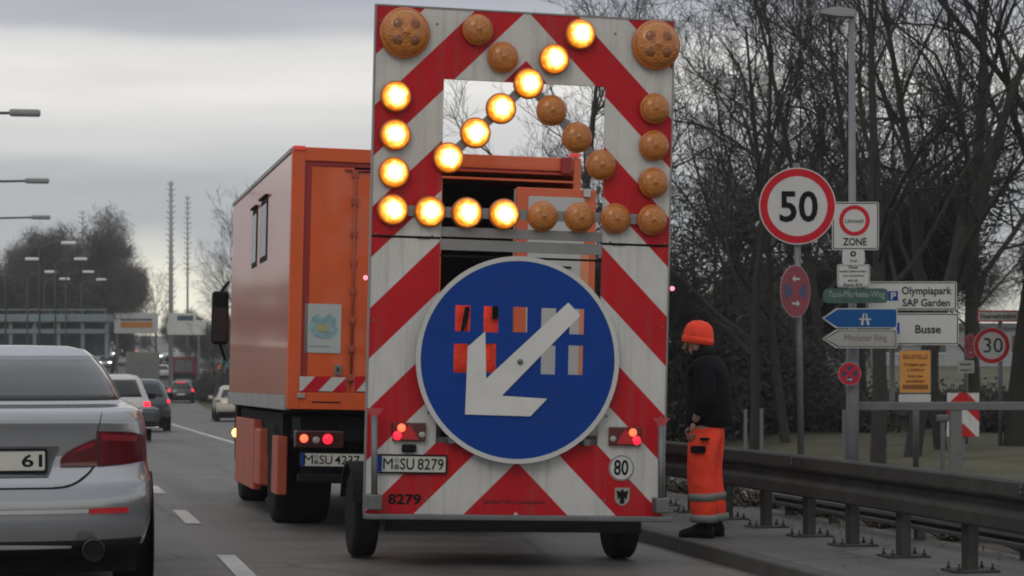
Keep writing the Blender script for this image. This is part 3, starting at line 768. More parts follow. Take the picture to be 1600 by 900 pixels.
wheel(tk, xl+.28, 5.9, .46, .47, .3, -1); wheel(tk, xr-.28, 5.9, .46, .47, .3, 1)
# skirts and boxes below the body on the left
def skirt(y0, y1, z0, z1, x0=None, nm='side_skirt'):
    b = MB(); b.box((xl if x0 is None else x0)+.01, xl+.1, y0, y1, z0, z1, .01); return b.build(nm, SKIRT, tk)
skirt(.75, 1.25, .3, .82); skirt(3.1, 5.2, .24, .93); 
b = MB(); b.box(xl+.02, xl+.5, 2.6, 5.1, .3, .85, .02); b.build('side_locker', SKIRT, tk)
b = MB(); b.box(xr-.5, xr-.02, 2.6, 5.1, .3, .85, .02); b.build('side_locker', SKIRT, tk)
# cab
b = MB(); b.box(xl+.3, xr-.3, LEN+.35, LEN+2.15, .45, 2.75, .1); cb = b.build('cab', ORANGE, tk)
b = MB(); b.box(xl+.1, xr-.1, LEN+.04, LEN+.34, .6, 1.1); b.build('cab_mount', CHASS, tk)
b = MB(); b.box(xl+.29, xl+.302, LEN+.9, LEN+1.9, 1.6, 2.45, .003); b.build('cab_window', GLASS, cb)
b = MB(); b.box(xl+.3, xr-.3, LEN+2.15, LEN+2.17, 1.5, 2.5); b.build('windscreen', GLASS, cb)
Dm = LEN+1.9
a = LP(tk, 343, 497, Dm)
b = MB(); b.box(a[0]-.1, a[0]+.1, Dm-.12, Dm, a[1]-.32, a[1]+.32, .04); mi = b.build('wing_mirror', CHASS, tk)
b = MB(); b.box(a[0]-.08, a[0]+.08, Dm-.125, Dm-.118, a[1]-.28, a[1]+.12); b.build('mirror_glass', mat('mirror_glass', (.06, .06, .065), .15, metal=.5), mi)
b = MB(); b.tube([(xl+.1, Dm, a[1]+.4), (a[0]+.1, Dm, a[1]+.44), (a[0], Dm-.05, a[1]+.3)], .02, 6); b.tube([(xl+.1, Dm, a[1]-.5), (a[0], Dm-.05, a[1]-.3)], .02, 6); b.build('mirror_arm', CHASS, mi)
a = LP(tk, 369, 676, LEN-.2)
b = MB(); b.tube([(xl+.05, LEN-.2, a[1]-.02), (a[0]+.01, LEN-.2, a[1]-.02)], .02, 6); b.tube([(a[0], LEN-.2, a[1]-.3), (a[0], LEN-.2, a[1])], .012, 6); sm = b.build('side_marker_arm', CHASS, tk)
b = MB(); b.lathe([(.01, -.03), (.045, -.02), (.05, 0), (.03, .02)], c=(a[0], LEN-.22, a[1]), n=12); b.build('marker_bulb', AMBHOT, sm)

# hi-vis jackets hanging in the open doorway of the truck
for i, (px, py, wpx, hpx, lb) in enumerate(((716, 530, 50, 125, 'orange safety jacket hanging at the left of the truck doorway behind the disc'), (766, 532, 44, 122, 'orange safety jacket with black straps hanging nearer the open truck door'))):
    c = LP(tk, px, py, .0); th_ = thing('safety_jacket', lb, 'jacket', mat_of(tk) @ Vector((c[0], -.12, c[1])), (0, R(1.4), 0), 'safety jackets in the truck doorway')
    s = 1/180/2
    W2, H2 = wpx*s, hpx*s
    b = MB(); 
    prof = [(-H2, .9), (-H2*.5, .95), (0, .92), (H2*.55, 1.0), (H2*.85, .8), (H2, .3)]
    rings = []
    for z, k in prof:
        rings.append([b.b.verts.new((W2*k*math.cos(t)*(1+.08*math.sin(5*t+z*9)), .06*math.sin(t)*(1+.4*math.sin(7*t+z*20)), z)) for t in [2*math.pi*q/20 for q in range(20)]])
    for r1, r2 in zip(rings, rings[1:]):
        for q in range(20):
            f = b.b.faces.new((r1[q], r1[(q+1) % 20], r2[(q+1) % 20], r2[q])); f.smooth = True
    b.b.faces.new(rings[-1]); b.b.faces.new(rings[0][::-1]); b.build('jacket_body', HIVIS, th_)
    b = MB()
    b.box(-W2*.2, W2*.25, -.085, -.055, H2*.55, H2*.9) if i else b.poly([(-.02, -.08, .05), (.03, -.08, .05), (.06, -.08, H2*.8), (.02, -.08, H2*.8)], (0, .01, 0))
    b.box(-W2*.95, W2*.95, -.08, -.03, -.01, .012)
    b.build('strap', JACKET, th_)
    b = MB()
    for sx in (-1, 1): b.tube([(sx*W2*.85, 0, H2*.75), (sx*W2*1.0, -.02, 0), (sx*W2*.95, -.02, -H2*.6)], [.05, .045, .04], 10)
    b.build('sleeve', HIVIS, th_)

# ------------------------------------------------------------------ cars: horizontal slices lofted
def car_shell(rows, nside=8, ncor=9, n=2.6, d=.45, df=.8, fine=3):
    """rows: (z, y_rear, half width, y_front). returns grid[row][col] for the right half from rear centre to front centre"""
    rr = []
    for i in range(len(rows)-1):
        a, c = rows[i], rows[i+1]
        for k in range(fine): rr.append([a[j]+(c[j]-a[j])*k/fine for j in range(4)])
    rr.append(list(rows[-1]))
    grid = []
    for z, yr, hw, yf in rr:
        row = []
        dd = min(d, (yf-yr)*.3)*min(1, hw/.6+.1); df_ = min(df, (yf-yr)*.35)
        for k in range(ncor+1):
            u = k/ncor*math.pi/2
            row.append(Vector((hw*.97*math.sin(u)**(2/n) if k else 0, yr+dd*(1-math.cos(u)**(2/n) if k < ncor else 1), z)))
        ya, yb = yr+dd, yf-df_
        for k in range(1, nside+1):
            t = k/nside; row.append(Vector((hw*(.97+.03*math.sin(math.pi*t)), ya+(yb-ya)*t, z)))
        for k in range(1, ncor+1):
            u = (1-k/ncor)*math.pi/2
            row.append(Vector((hw*.97*(math.sin(u)**(2/n) if k < ncor else 0), yf-df_+df_*(math.cos(u)**(2/n) if k else 0), z)))
        grid.append(row)
    return rr, grid
def patch(grid, r0, r1, c0, c1, off, name, m, parent, mirror=True, side=1):
    """offset copy of part of the shell; c range on the right half; mirror joins both halves across rear centre"""
    b = MB()
    nr, nc = len(grid), len(grid[0])
    def nrm(i, j):
        i0, i1, j0, j1 = max(i-1, 0), min(i+1, nr-1), max(j-1, 0), min(j+1, nc-1)
        a = grid[i1][j]-grid[i0][j]; c = grid[i][j1]-grid[i][j0]
        q = c.cross(a)
        return q.normalized() if q.length > 1e-9 else Vector((0, -1, 0))
    for sgn in ((1, -1) if mirror else (side,)):
        vs = {}
        for i in range(r0, r1+1):
            for j in range(c0, c1+1):
                q = grid[i][j]+nrm(i, j)*off; q2 = grid[i][j]-nrm(i, j)*.002
                if j == 0: q.x = 0; q2.x = 0
                vs[i, j] = (b.b.verts.new((q.x*sgn, q.y, q.z)), b.b.verts.new((q2.x*sgn, q2.y, q2.z)))
        for i in range(r0, r1):
            for j in range(c0, c1):
                f = b.b.faces.new([vs[k][0] for k in ((i, j), (i, j+1), (i+1, j+1), (i+1, j))]); f.smooth = True
        edge = [(r0, j) for j in range(c0, c1+1)]+[(i, c1) for i in range(r0+1, r1+1)]+[(r1, j) for j in range(c1-1, c0-1, -1)]+[(i, c0) for i in range(r1-1, r0-1, -1)]
        for a, c in zip(edge, edge[1:]):
            if a[1] == 0 and c[1] == 0: continue
            b.b.faces.new((vs[a][0], vs[c][0], vs[c][1], vs[a][1]))
    bmesh.ops.remove_doubles(b.b, verts=b.b.verts, dist=1e-5)
    return b.build(name, m, parent)
def shell_mesh(grid, name, m, parent):
    b = MB(); V = {}
    nr, nc = len(grid), len(grid[0])
    for i in range(nr):
        for j in range(nc):
            q = grid[i][j]
            V[i, j, 1] = b.b.verts.new(q)
            V[i, j, -1] = V[i, j, 1] if j in (0, nc-1) else b.b.verts.new((-q.x, q.y, q.z))
    for i in range(nr-1):
        for j in range(nc-1):
            for s in (1, -1):
                vs = [V[i, j, s], V[i, j+1, s], V[i+1, j+1, s], V[i+1, j, s]]
                vs = list(dict.fromkeys(vs))
                if len(vs) > 2:
                    f = b.b.faces.new(vs); f.smooth = True
    for i in (0, nr-1):
        loop = [V[i, j, 1] for j in range(nc)]+[V[i, j, -1] for j in range(nc-2, 0, -1)]
        b.b.faces.new(loop)
    return b.build(name, m, parent)
def row_at(rr, z): return min(range(len(rr)), key=lambda i: abs(rr[i][0]-z))

def make_car(name, label, cat, loc, rz, rows, paint, glass_z, wheels, lit=None, tail=None, group=None, platez=None, tailc=(5, 9), front=False, glassc=5, wr=.33, sidewin=True, trim=None, third=False, lampm=None, mirrors=True):
    t = thing(name, label, cat, loc, (0, 0, rz), group)
    rr, g = car_shell(rows)
    body = shell_mesh(g, 'body', paint, t)
    r0, r1 = row_at(rr, glass_z[0]), row_at(rr, glass_z[1])
    patch(g, r0, r1, 0, glassc, .006, 'rear_window', GLASS, t)
    if sidewin:
        for a, c in ((10, 13), (13, 16)):
            for sd_ in (1, -1): patch(g, r0, r1, a, c, .006, 'side_window', GLASS, t, mirror=False, side=sd_)
    patch(g, r0, r1, 19, 26, .006, 'windscreen', GLASS, t)
    if tail:
        i0, i1 = row_at(rr, tail[0]), row_at(rr, tail[1])
        for sd_ in (1, -1): patch(g, i0, i1, tailc[0], tailc[1], .012, 'tail_lamp', lit or REDL, t, mirror=False, side=sd_)
    if third:
        k = row_at(rr, glass_z[1]); patch(g, k, k+1, 0, 2, .02, 'brake_light', lit or REDL, t)
    hw = max(r[2] for r in rows); yr = min(r[1] for r in rows); yf = max(r[3] for r in rows)
    for y in wheels:
        for s in (-1, 1):
            wheel(t, s*(hw-.12), y, wr, wr, .23, s)
            b = MB(); b.lathe([(wr+.05, 0), (wr+.05, .012), (wr-.02, .014)], axis='x', c=(s*(hw-.012), y, wr+.01), n=24) if s > 0 else b.lathe([(wr+.05, -.014), (wr+.05, -.002), (wr-.02, 0)], axis='x', c=(s*(hw-.012), y, wr+.01), n=24)
            b.build('wheel_arch', CHASS, t)
    b = MB(); b.box(-hw+.12, hw-.12, yr+.35, yf-.4, .16, rows[0][0]+.06); b.build('underbody', CHASS, t)
    i = row_at(rr, (rows[1][0]))
    patch(g, 0, row_at(rr, rows[0][0]+.12), 0, 7, .008, 'rear_bumper_trim', CHASS, t)
    if platez:
        i = row_at(rr, platez); y = g[i][0].y
        p = plate('number_plate', [rrect(-.26, .26, platez-.055, platez+.055, .01)], y-.03, .012, SIGNW, t)
    for s in ((-1, 1) if mirrors else ()):
        b = MB(); zz = glass_z[0]-.1
        b.box(s*(hw-.02), s*(hw+.2), yr+(yf-yr)*.62, yr+(yf-yr)*.62+.14, zz, zz+.15, .03) if s > 0 else b.box(-hw-.2, -hw+.02, yr+(yf-yr)*.62, yr+(yf-yr)*.62+.14, zz, zz+.15, .03)
        b.build('wing_mirror', paint if s < 0 else CHASS, t)
    if lampm:
        i0, i1 = row_at(rr, rows[0][0]+.35), row_at(rr, rows[0][0]+.5)
        for sd_ in (1, -1): patch(g, i0, i1, 21, 24, .02, 'headlight', lampm, t, mirror=False, side=sd_)
    return t, rr, g
SUV = [(.32, .16, .82, 4.3), (.4, .06, .88, 4.45), (.6, 0, .92, 4.5), (.85, .03, .925, 4.45), (.98, .08, .91, 4.25), (1.04, .11, .885, 3.5), (1.1, .14, .86, 3.3), (1.35, .28, .76, 2.8), (1.52, .42, .69, 2.4), (1.61, .52, .6, 2.2), (1.65, .75, .4, 1.9), (1.655, 1.0, .1, 1.7)]
HATCH = [(z*.9 if z > .5 else z*.95, a, w_*.97, c*.93) for z, a, w_, c in SUV]
SEDAN = [(.27, .10, .80, 4.75), (.33, .03, .87, 4.83), (.45, 0, .905, 4.88), (.60, -.0, .915, 4.88), (.70, .02, .915, 4.85), (.735, .05, .905, 4.8), (.80, .10, .895, 4.7), (1.00, .09, .885, 3.95), (1.06, .08, .87, 3.75),
         (1.11, .10, .85, 3.6), (1.13, .20, .825, 3.5), (1.145, .68, .775, 3.45), (1.17, .80, .745, 3.4), (1.26, 1.02, .705, 3.15), (1.36, 1.33, .65, 2.95), (1.44, 1.68, .585, 2.8), (1.485, 1.95, .53, 2.7), (1.51, 2.2, .42, 2.6), (1.518, 2.4, .12, 2.5)]
# silver saloon, foreground
rzb = 0
p = W(-2, HZ, 13.0)
bm, rr, g = make_car('parked_saloon', 'silver saloon cut off by the left edge, in the lane beside the arrow board trailer', 'car', (p.x, p.y, gz(p.x, p.y)), 0, SEDAN, SILVER, (1.18, 1.44), (1.05, 3.9), glassc=8, sidewin=True, mirrors=False)
bm.name = 'silver_saloon'
BMr = bm
def B_(x, y, yl=.0): return LP(bm, x, y, yl)
# lamp: shaped lens on the corner
def corner_patch(zfun, c0, c1, off, name, m, parent, n=10, rows_n=6, side=1):
    """lens wrapping the rear corner between two heights given as functions of the fraction along"""
    def surf(u, z):
        # interpolate shell at column position u and height z
        for i in range(len(rr)-1):
            if rr[i][0] <= z <= rr[i+1][0]: break
        f = (z-rr[i][0])/max(1e-6, rr[i+1][0]-rr[i][0]); j = int(u); fu = u-j
        if j >= len(g[0])-1: j = len(g[0])-2; fu = 1
        a = g[i][j].lerp(g[i][j+1], fu); c = g[i+1][j].lerp(g[i+1][j+1], fu); q = a.lerp(c, f)
        tq = (g[i][j+1]-g[i][j]); nr = Vector((-tq.y, tq.x, 0)) if False else Vector((tq.y, -tq.x, 0))
        return q+nr.normalized()*off
    b = MB(); prev = None
    for k in range(n+1):
        t = k/n; u = c0+(c1-c0)*t; zlo, zhi = zfun(t)
        col = []
        for q in range(rows_n+1):
            z = zlo+(zhi-zlo)*q/rows_n; s = surf(u, z); col.append(b.b.verts.new((s.x*side, s.y, s.z)))
        if prev:
            for q in range(rows_n):
                f = b.b.faces.new((prev[q], col[q], col[q+1], prev[q+1])); f.smooth = True
        prev = col
    o = b.build(name, m, parent)
    return o
for side in (1, -1):
    DRL = mat('deep_red_lens', (.10, .003, .008), .12, coat=.8, var=.12, scale=20); BRL = mat('bright_red_lens', (.24, .01, .02), .2, coat=.5)
    lens = corner_patch(lambda t: (.797, .84+.118*t**.6), 1.8, 3.42, .012, 'tail_lamp', DRL, bm, 10, 5, side)
    corner_patch(lambda t: (.868+.045*t**.7, .87+.07*t**.6), 2.3, 3.3, .0155, 'light_band', BRL, lens, 8, 2, side)
    lens = corner_patch(lambda t: (.797+.02*t, 1.0-.012*t-.07*max(0, t-.55)**1.3), 3.5, 7.3, .012, 'tail_lamp', DRL, bm, 14, 6, side)
    corner_patch(lambda t: (.945-.01*t, .985-.02*t), 3.7, 6.2, .0155, 'light_band', BRL, lens, 8, 2, side)
    corner_patch(lambda t: (.524, .556), 2.95, 5.2, .012, 'reflector', mat('reflector_red', (.5, .012, .02)), bm, 8, 2, side)
    corner_patch(lambda t: (.672+.118*t**2.0, .684+.124*t**2.0), 1.5, 3.3, .0045, 'boot_shut_line', BLACK, bm, 14, 1, side)
    corner_patch(lambda t: (1.0+.11*t, 1.008+.11*t), 3.55, 4.0, .0045, 'boot_shut_line', BLACK, bm, 4, 1, side)
    corner_patch(lambda t: (.672, .682), 0, 1.5, .0045, 'boot_shut_line', BLACK, bm, 6, 1, side)
    corner_patch(lambda t: (.530, .552), 0, 2.9, .012, 'bumper_strip', mat('bright_trim', (.5, .5, .49), .3, metal=.4), bm, 8, 2, side)
    corner_patch(lambda t: (.74+.16*max(0, t-.75)/.25, .915), 0, 1.75, .006, 'plate_recess', mat('recess_silver', (.1, .105, .11), .4, metal=.4), bm, 8, 4, side)
    corner_patch(lambda t: (.325, .352-.012*t), 0, 2.3, .013, 'diffuser', mat('bright_trim'), bm, 8, 2, side)
    b = MB(); b.lathe([(.062, 0), (.066, -.05), (.058, -.055), (.052, -.04), (.05, .0), (.03, .08)], c=(side*.535, .05, .315), n=22); b.build('exhaust_pipe', mat('dark_steel', (.06, .06, .06), .3, metal=.8), bm)
    b = MB(); b.lathe([(.051, 0), (.01, .001)], c=(side*.535, -.045, .315), n=16); b.build('exhaust_bore', BLACK, bm)  # flat black disc paints in the dark of the open pipe
a = .93
pw = plate('number_plate', [rrect(-.26, .262, .775, .895, .01)], .058, .012, mat('plate_white'), bm)
plate('plate_frame', [rrect(-.272, .274, .765, .905, .012), rrect(-.258, .26, .779, .891, .01)], .055, .016, BLACK, pw)
text('61', (.128, .245, .798, .873), .0565, BLACK, pw, bold=.02)
b = MB(); b.box(.9, 1.07, 2.95, 3.1, .94, 1.08, .04); mh = b.build('wing_mirror', CARG, bm); b = MB(); b.box(.9, 1.06, 2.94, 3.08, .925, .938, .004); b.build('mirror_trim', SILVER, mh)
b = MB(); b.box(-1.07, -.9, 2.95, 3.1, .94, 1.08, .04); b.build('wing_mirror', CARG, bm)

# the other traffic ahead
def place(px, D, dz=0):
    q = GX(px, D); q.z += dz; return q
head = mat('lit_headlight', (.9, .9, .85), .3, emit=(1, .97, .85), estr=4.0)
make_car('white_suv', 'white SUV with lit tail lamps just beyond the silver saloon', 'car', place(178, 55), 0, SUV, CARW, (1.1, 1.5), (.9, 3.5), REDLIT, (.86, .98), platez=.7)
make_car('grey_suv', 'dark grey SUV ahead of the white SUV, its right tail lamp lit', 'car', place(222, 71), 0, SUV, CARG, (1.12, 1.5), (.9, 3.5), REDLIT, (.88, 1.0), tailc=(6, 9), platez=.7)
rx = R(-2.5)
make_car('black_hatchback', 'dark hatchback braking with three red lights behind the red lorry', 'car', place(283, 152), rx, HATCH, CARK, (1.0, 1.36), (.8, 3.3), REDLIT, (.78, .95), tailc=(5, 9), platez=.6, third=True)
make_car('cream_suv', 'cream coloured SUV half hidden by the orange truck, beside the dark hedge', 'car', place(369, 103), R(-1.5), SUV, CREAM, (1.1, 1.48), (.9, 3.5), mat('dull_red', (.2, .03, .03), .3), (.9, 1.0), platez=.62)
q_ = W(302, 566, 262)
b = MB(); b.box(q_.x-14, q_.x+16, q_.y-4, q_.y+4, -3, q_.z-.02); struct(b.build('ramp', SIDEA))
make_car('white_saloon', 'white saloon on the far rise right of the mast', 'car', q_, R(118), SEDAN, CARW, (1.18, 1.42), (1.05, 3.9), lampm=head)
for i, (px, py, D, rz_, nm, pt, hl) in enumerate([
    (150, 582, 215, 180, 'white hatchback with lit headlights, lowest of the far queue', CARW, True),
    (168, 570, 245, 180, 'silver hatchback, second up the far queue', SILVER, True),
    (175, 556, 285, 180, 'pale hatchback with lit headlights midway up the far queue', CARW, True),
    (167, 548, 330, 180, 'dark hatchback with lit headlights on the far rise', CARG, True),
    (174, 540, 375, 180, 'small pale hatchback high in the far queue', CARW, True),
    (180, 530, 430, 180, 'silver hatchback at the top of the far queue, left one', SILVER, True),
    (191, 531, 440, 180, 'white hatchback at the top of the far queue, right one', CARW, True)]):
    q = place(px, D)
    make_car('queued_car', nm, 'car', q, R(rz_-6), HATCH, pt, (1.0, 1.36), (.8, 3.3), None, None, 'cars queueing on the far rise', lampm=head)
for i, (px, D, rz_, nm, pt, hl) in enumerate([
    (158, 262, 180, 'white hatchback with lit headlights left of the far queue', CARW, True), (186, 300, 180, 'grey hatchback in the middle of the far queue, right side', CARG, True),
    (196, 350, 0, 'silver hatchback driving away on the right of the far queue', SILVER, False), (203, 300, 0, 'dark hatchback driving away above the grey lorry', CARK, False),
    (212, 400, 0, 'white hatchback driving away near the top of the rise', CARW, False), (160, 395, 180, 'silver hatchback with lit headlights far up the rise at the left', SILVER, True), (252, 215, 0, 'pale hatchback driving away beside the tall mast foot', CARW, False)]):
    make_car('queued_car', nm, 'car', place(px, D), R(rz_-6), HATCH, pt, (1.0, 1.36), (.8, 3.3), None if hl else REDLIT, None if hl else (.78, .95), 'cars queueing on the far rise', lampm=head if hl else None)
def lorry(name, label, px, D, wd, ht, m, tailm, bars=False, L_=6):
    t = thing(name, label, 'lorry', place(px, D), (0, 0, R(-4)))
    h = wd/2
    b = MB(); b.box(-h, h, 0, L_, 1.0, ht, .04); bx = b.build('cargo_box', m, t)
    b = MB(); b.box(-h+.15, h-.15, .2, L_+1.6, .55, .98); b.build('chassis', CHASS, t)
    b = MB(); b.box(-h+.05, h-.05, L_+.2, L_+2, .7, min(ht, 2.7), .1); c = b.build('cab', m, t)
    b = MB(); b.box(-h+.2, h-.2, L_+2, L_+2.02, 1.5, 2.3); b.build('windscreen', GLASS, c)
    for s in (-1, 1):
        b = MB(); b.box(s*h*.85-.15, s*h*.85+.15, -.03, .02, .8, .95); b.build('tail_lamp', tailm, t)
        wheel(t, s*(h-.25), 1.4, .48, .48, .45, s, n=16); wheel(t, s*(h-.2), L_+1, .48, .48, .3, s, n=16)
    b = MB(); b.box(-h*.9, h*.9, -.02, .06, .5, .62); b.build('bumper', CHASS, t)
    return t, bx, h
GREYT = mat('grey_tarpaulin', (.16, .16, .14), .7, var=.25)
t, bx, h = lorry('grey_lorry', 'grey box lorry in the queue above the dark grey SUV', 222, 177, 2.5, 3.15, GREYT, REDL)
b = MB()
for x in (-.8, 0, .8): b.box(x-.04, x+.04, -.03, -.001, 1.1, 3.0)
for z in (1.6, 2.2): b.box(-1.1, 1.1, -.025, -.002, z, z+.06)
b.build('door_bars', STEEL, bx)
REDB = mat('red_lorry_paint', (.3, .02, .035), .45)
t, bx, h = lorry('red_lorry', 'dark red lorry with grey rear load in front of the dark hatchback', 287, 205, 2.5, 2.5, REDB, REDL)
b = MB(); b.box(-h*.62, h*.62, -.04, -.001, 1.15, 2.2, .02); b.build('grey_load', mat('grey_load', (.2, .2, .18), .8, var=.5, scale=3, bump=.6), bx)
t, bx, h = lorry('pale_van', 'pale high roofed van beyond the grey lorry', 232, 265, 2.3, 3.1, CARW, REDL, L_=4)

# ------------------------------------------------------------------ guard rails
def rail(name, label, X, y0, y1, ztop, hgt, m, posts, post_base, plates=True, group=None):
    t = thing(name, label, 'guard rail', (X, y0, 0), (0, 0, 0), group)
    prof = [(0.012, .0), (-.036, -.003), (-.052, -.016), (-.056, -.09), (-.05, -.105), (.008, -.138), (.008, -.172), (-.05, -.205), (-.056, -.22), (-.054, -.29), (-.04, -.306), (0.012, -.31)]
    k = hgt/.31
    b = MB(); prev = None
    for Y in frange(y0, y1, 1.0):
        z = gz(5, Y)+.116+ztop
        row = [b.b.verts.new((u, Y-y0, z+v*k)) for u, v in prof]+[b.b.verts.new((.02, Y-y0, z+v*k)) for u, v in (prof[-1], prof[0])]
        if prev:
            n_ = len(row)
            for q in range(n_):
                f = b.b.faces.new((prev[q], prev[(q+1) % n_], row[(q+1) % n_], row[q])); f.smooth = False
        else: b.b.faces.new(row)
        prev = row
    b.b.faces.new(prev[::-1]); bmm = b.build('rail_beam', m, t)
    if plates:
        for Y in posts[::4]:
            z = gz(5, Y)+.116+ztop; b = MB(); b.box(-.0605, -.0565, Y-y0-.16, Y-y0+.16, z-.086, z-.02); b.build('splice_plate', RAILM, t)
            for dz in (-.035, -.07):
                b = MB(); b.lathe([(.012, -.068), (.012, -.061)], axis='x', c=(0, Y-y0+.1, z+dz), n=8); b.build('splice_bolt', STEEL, t)
    for Y in posts:
        z = gz(5, Y)+.116; zt_ = z+ztop-.06
        b = MB(); yy = Y-y0
        w_ = .06 if plates else .04
        # folded C post
        b.box(.021, .09, yy-w_, yy-w_+.012, z, zt_); b.box(.021, .09, yy+w_-.012, yy+w_, z, zt_); b.box(.021, .033, yy-w_+.012, yy+w_-.012, z, zt_)
        po_ = b.build('post', m, t)
        if plates:
            b = MB(); b.box(-.10, .22, yy-.13, yy+.13, z+.001, z+.016, .003)
            b.build('base_plate', m, po_)
            if Y < 23:
                for dx, dy in ((-.06, -.09), (-.06, .09), (.18, -.09), (.18, .09)):
                    b = MB(); b.tube([(dx, yy+dy, z+.016), (dx, yy+dy, z+.035), (dx, yy+dy, z+.036), (dx, yy+dy, z+.06)], [.014, .014, .008, .008], 6); b.build('anchor_bolt', RAILM, po_)
    return t
ps = [14.25, 15.45, 16.5, 17.5]
Y = 17.5
posts = [8.4+1.17*k for k in range(5)]+ps+[17.5+1.12*k for k in range(1, 18)]
rail('guard_rail', 'dark steel guard rail running along the pavement behind the worker', 6.03, 7.5, 38, .66, .34, RAILM, [p_ for p_ in posts if p_ < 37.5], 0)
rail('low_guard_rail', 'low narrow rail behind the main guard rail at pavement level', 6.78, 7.5, 20.5, .20, .11, mat('pale_rail_steel', (.09, .095, .09), .55, metal=.2, var=.2), [9+2.0*k for k in range(6)]+[20.2], 0, False)
# little cap on a post (clamp)
# ------------------------------------------------------------------ signs
def sign_root(name, label, cat, px, D, base=True, yaw=None, group=None):
    q = GX(px, D); q.z = gz(q.x, q.y) if base else 0
    b_ = math.atan2(q.x, q.y)
    return thing(name, label, cat, q, (0, 0, -TH if yaw is None else yaw), group)
def disc_sign(t, px, py, rpx, D_, ring=.16, y=-.06, rx=1., inner=SIGNW, face=SIGNR, edge=.03, parent=None):
    c = LP(t, px, py, y); r = rpx/F*D_
    p_ = plate('sign_plate', [circ(*c, r, 48, r*rx)], y, .004, SIGNW, parent or t)
    plate('sign_border', [circ(*c, r*(1-edge), 48, r*(1-edge)*rx), circ(*c, r*(1-edge-ring*1.6), 48, r*(1-edge-ring*1.6)*rx)], y-.002, .001, face, p_)
    return p_, c, r
# 50
t = sign_root('speed_limit_sign', 'large round 50 speed limit sign on a slim grey pole behind the guard rail', 'road sign', 1250, 22)
a = LP(t, 1244, 255, 0); b = MB(); b.tube([(0.02, 0, -.05), (a[0], 0, a[1])], .033, 10); b.build('pole', STEEL, t)
p_, c, r = disc_sign(t, 1246, 322, 60, 22, ring=.12)
x0, z0 = LP(t, 1218, 347, -.064); x1, z1 = LP(t, 1278, 298, -.064)
text('50', (x0, x1, z0, z1), -.064, BLACK, p_, bold=.02)
for py in (300, 345):
    c = LP(t, 1246, py, -.02); b = MB(); b.box(c[0]-.06, c[0]+.06, -.055, .04, c[1]-.015, c[1]+.015); b.build('clamp', STEEL, t)
a = LP(t, 1243, 300); 
# no stopping sign on the same pole, turned
t = sign_root('no_stopping_sign', 'round no stopping sign turned sideways with two white arrows, under the 50 sign', 'road sign', 1250, 21.93, yaw=-TH-R(0))
c = LP(t, 1243, 455, -.05); r = 41/F*21.9
M_ = Matrix.Translation((c[0], -.05, c[1])) @ Matrix.Rotation(R(48), 4, 'Z') @ Matrix.Translation((-c[0], .05, -c[1]))
PURP = mat('faded_red_blue', (.2, .06, .09), .55, var=.25)
parts = [plate('sign_plate', [circ(*c, r)], -.05, .004, mat('sign_grey_edge', (.3, .25, .25), .5), t)]
parts.append(plate('red_face', [circ(*c, r*.96)], -.052, .001, mat('faded_sign_red', (.24, .035, .05), .55, var=.2), parts[0]))
def wedge(a0, a1, r0):
    return [(c[0]+r0*.25*math.cos(R((a0+a1)/2)), c[1]+r0*.25*math.sin(R((a0+a1)/2)))]+[(c[0]+r0*math.cos(R(a0+(a1-a0)*k/8)), c[1]+r0*math.sin(R(a0+(a1-a0)*k/8))) for k in range(9)]
for a0 in (-28, 152): parts.append(plate('blue_quarter', [wedge(a0, a0+56, r*.72)], -.054, .001, mat('faded_sign_blue', (.03, .06, .14), .5), parts[0]))
def arrow_pts(cx, cz, s, d):
    return [(cx+d*s*u, cz+s*v) for u, v in ((-1, .15), (.2, .15), (.2, .5), (1, 0), (.2, -.5), (.2, -.15), (-1, -.15))]
parts.append(plate('white_arrow', [arrow_pts(c[0], c[1]+r*.47, r*.26, -1)], -.056, .001, SIGNW, parts[0]))
parts.append(plate('white_arrow', [arrow_pts(c[0], c[1]-r*.47, r*.26, 1)], -.056, .001, SIGNW, parts[0]))
for o in parts:
    o.data.transform(M_); 
b = MB(); b.tube([(c[0]+.0, -.045, c[1]-.02), (c[0]+.0, .03, c[1]-.02)], .02, 8); b.build('clamp', STEEL, t)

# street lamp + zone signs
t = sign_root('street_lamp', 'grey street lamp mast with a single flat head above the zone sign', 'street lamp', 1332, 30)
a = LP(t, 1331, 28); b = MB(); b.tube([(0, 0, -.1), (0, 0, 2.0), (0, 0, 2.05), (a[0], 0, a[1])], [.085, .085, .055, .04], 14); b.build('mast', mat('grey_mast', (.17, .18, .19), .55, var=.12), t)
p0, p1 = LP(t, 1278, 20), LP(t, 1336, 22)
b = MB(); 
loop = [(p0[0], p0[1]-.02), (p0[0]+.06, p0[1]+.045), (p0[0]+.25, p0[1]+.075), (p1[0]-.02, p1[1]+.05), (p1[0]+.01, p1[1]), (p1[0]-.03, p1[1]-.05), (p1[0]-.25, p1[1]-.035)]
b.poly([(u, -.09, v) for u, v in loop], (0, .18, 0)); bmesh.ops.bevel(b.b, geom=b.b.edges[:], offset=.012, segments=2, affect='EDGES')
b.build('lamp_head', mat('grey_lamp_head', (.25, .26, .26), .5), t)
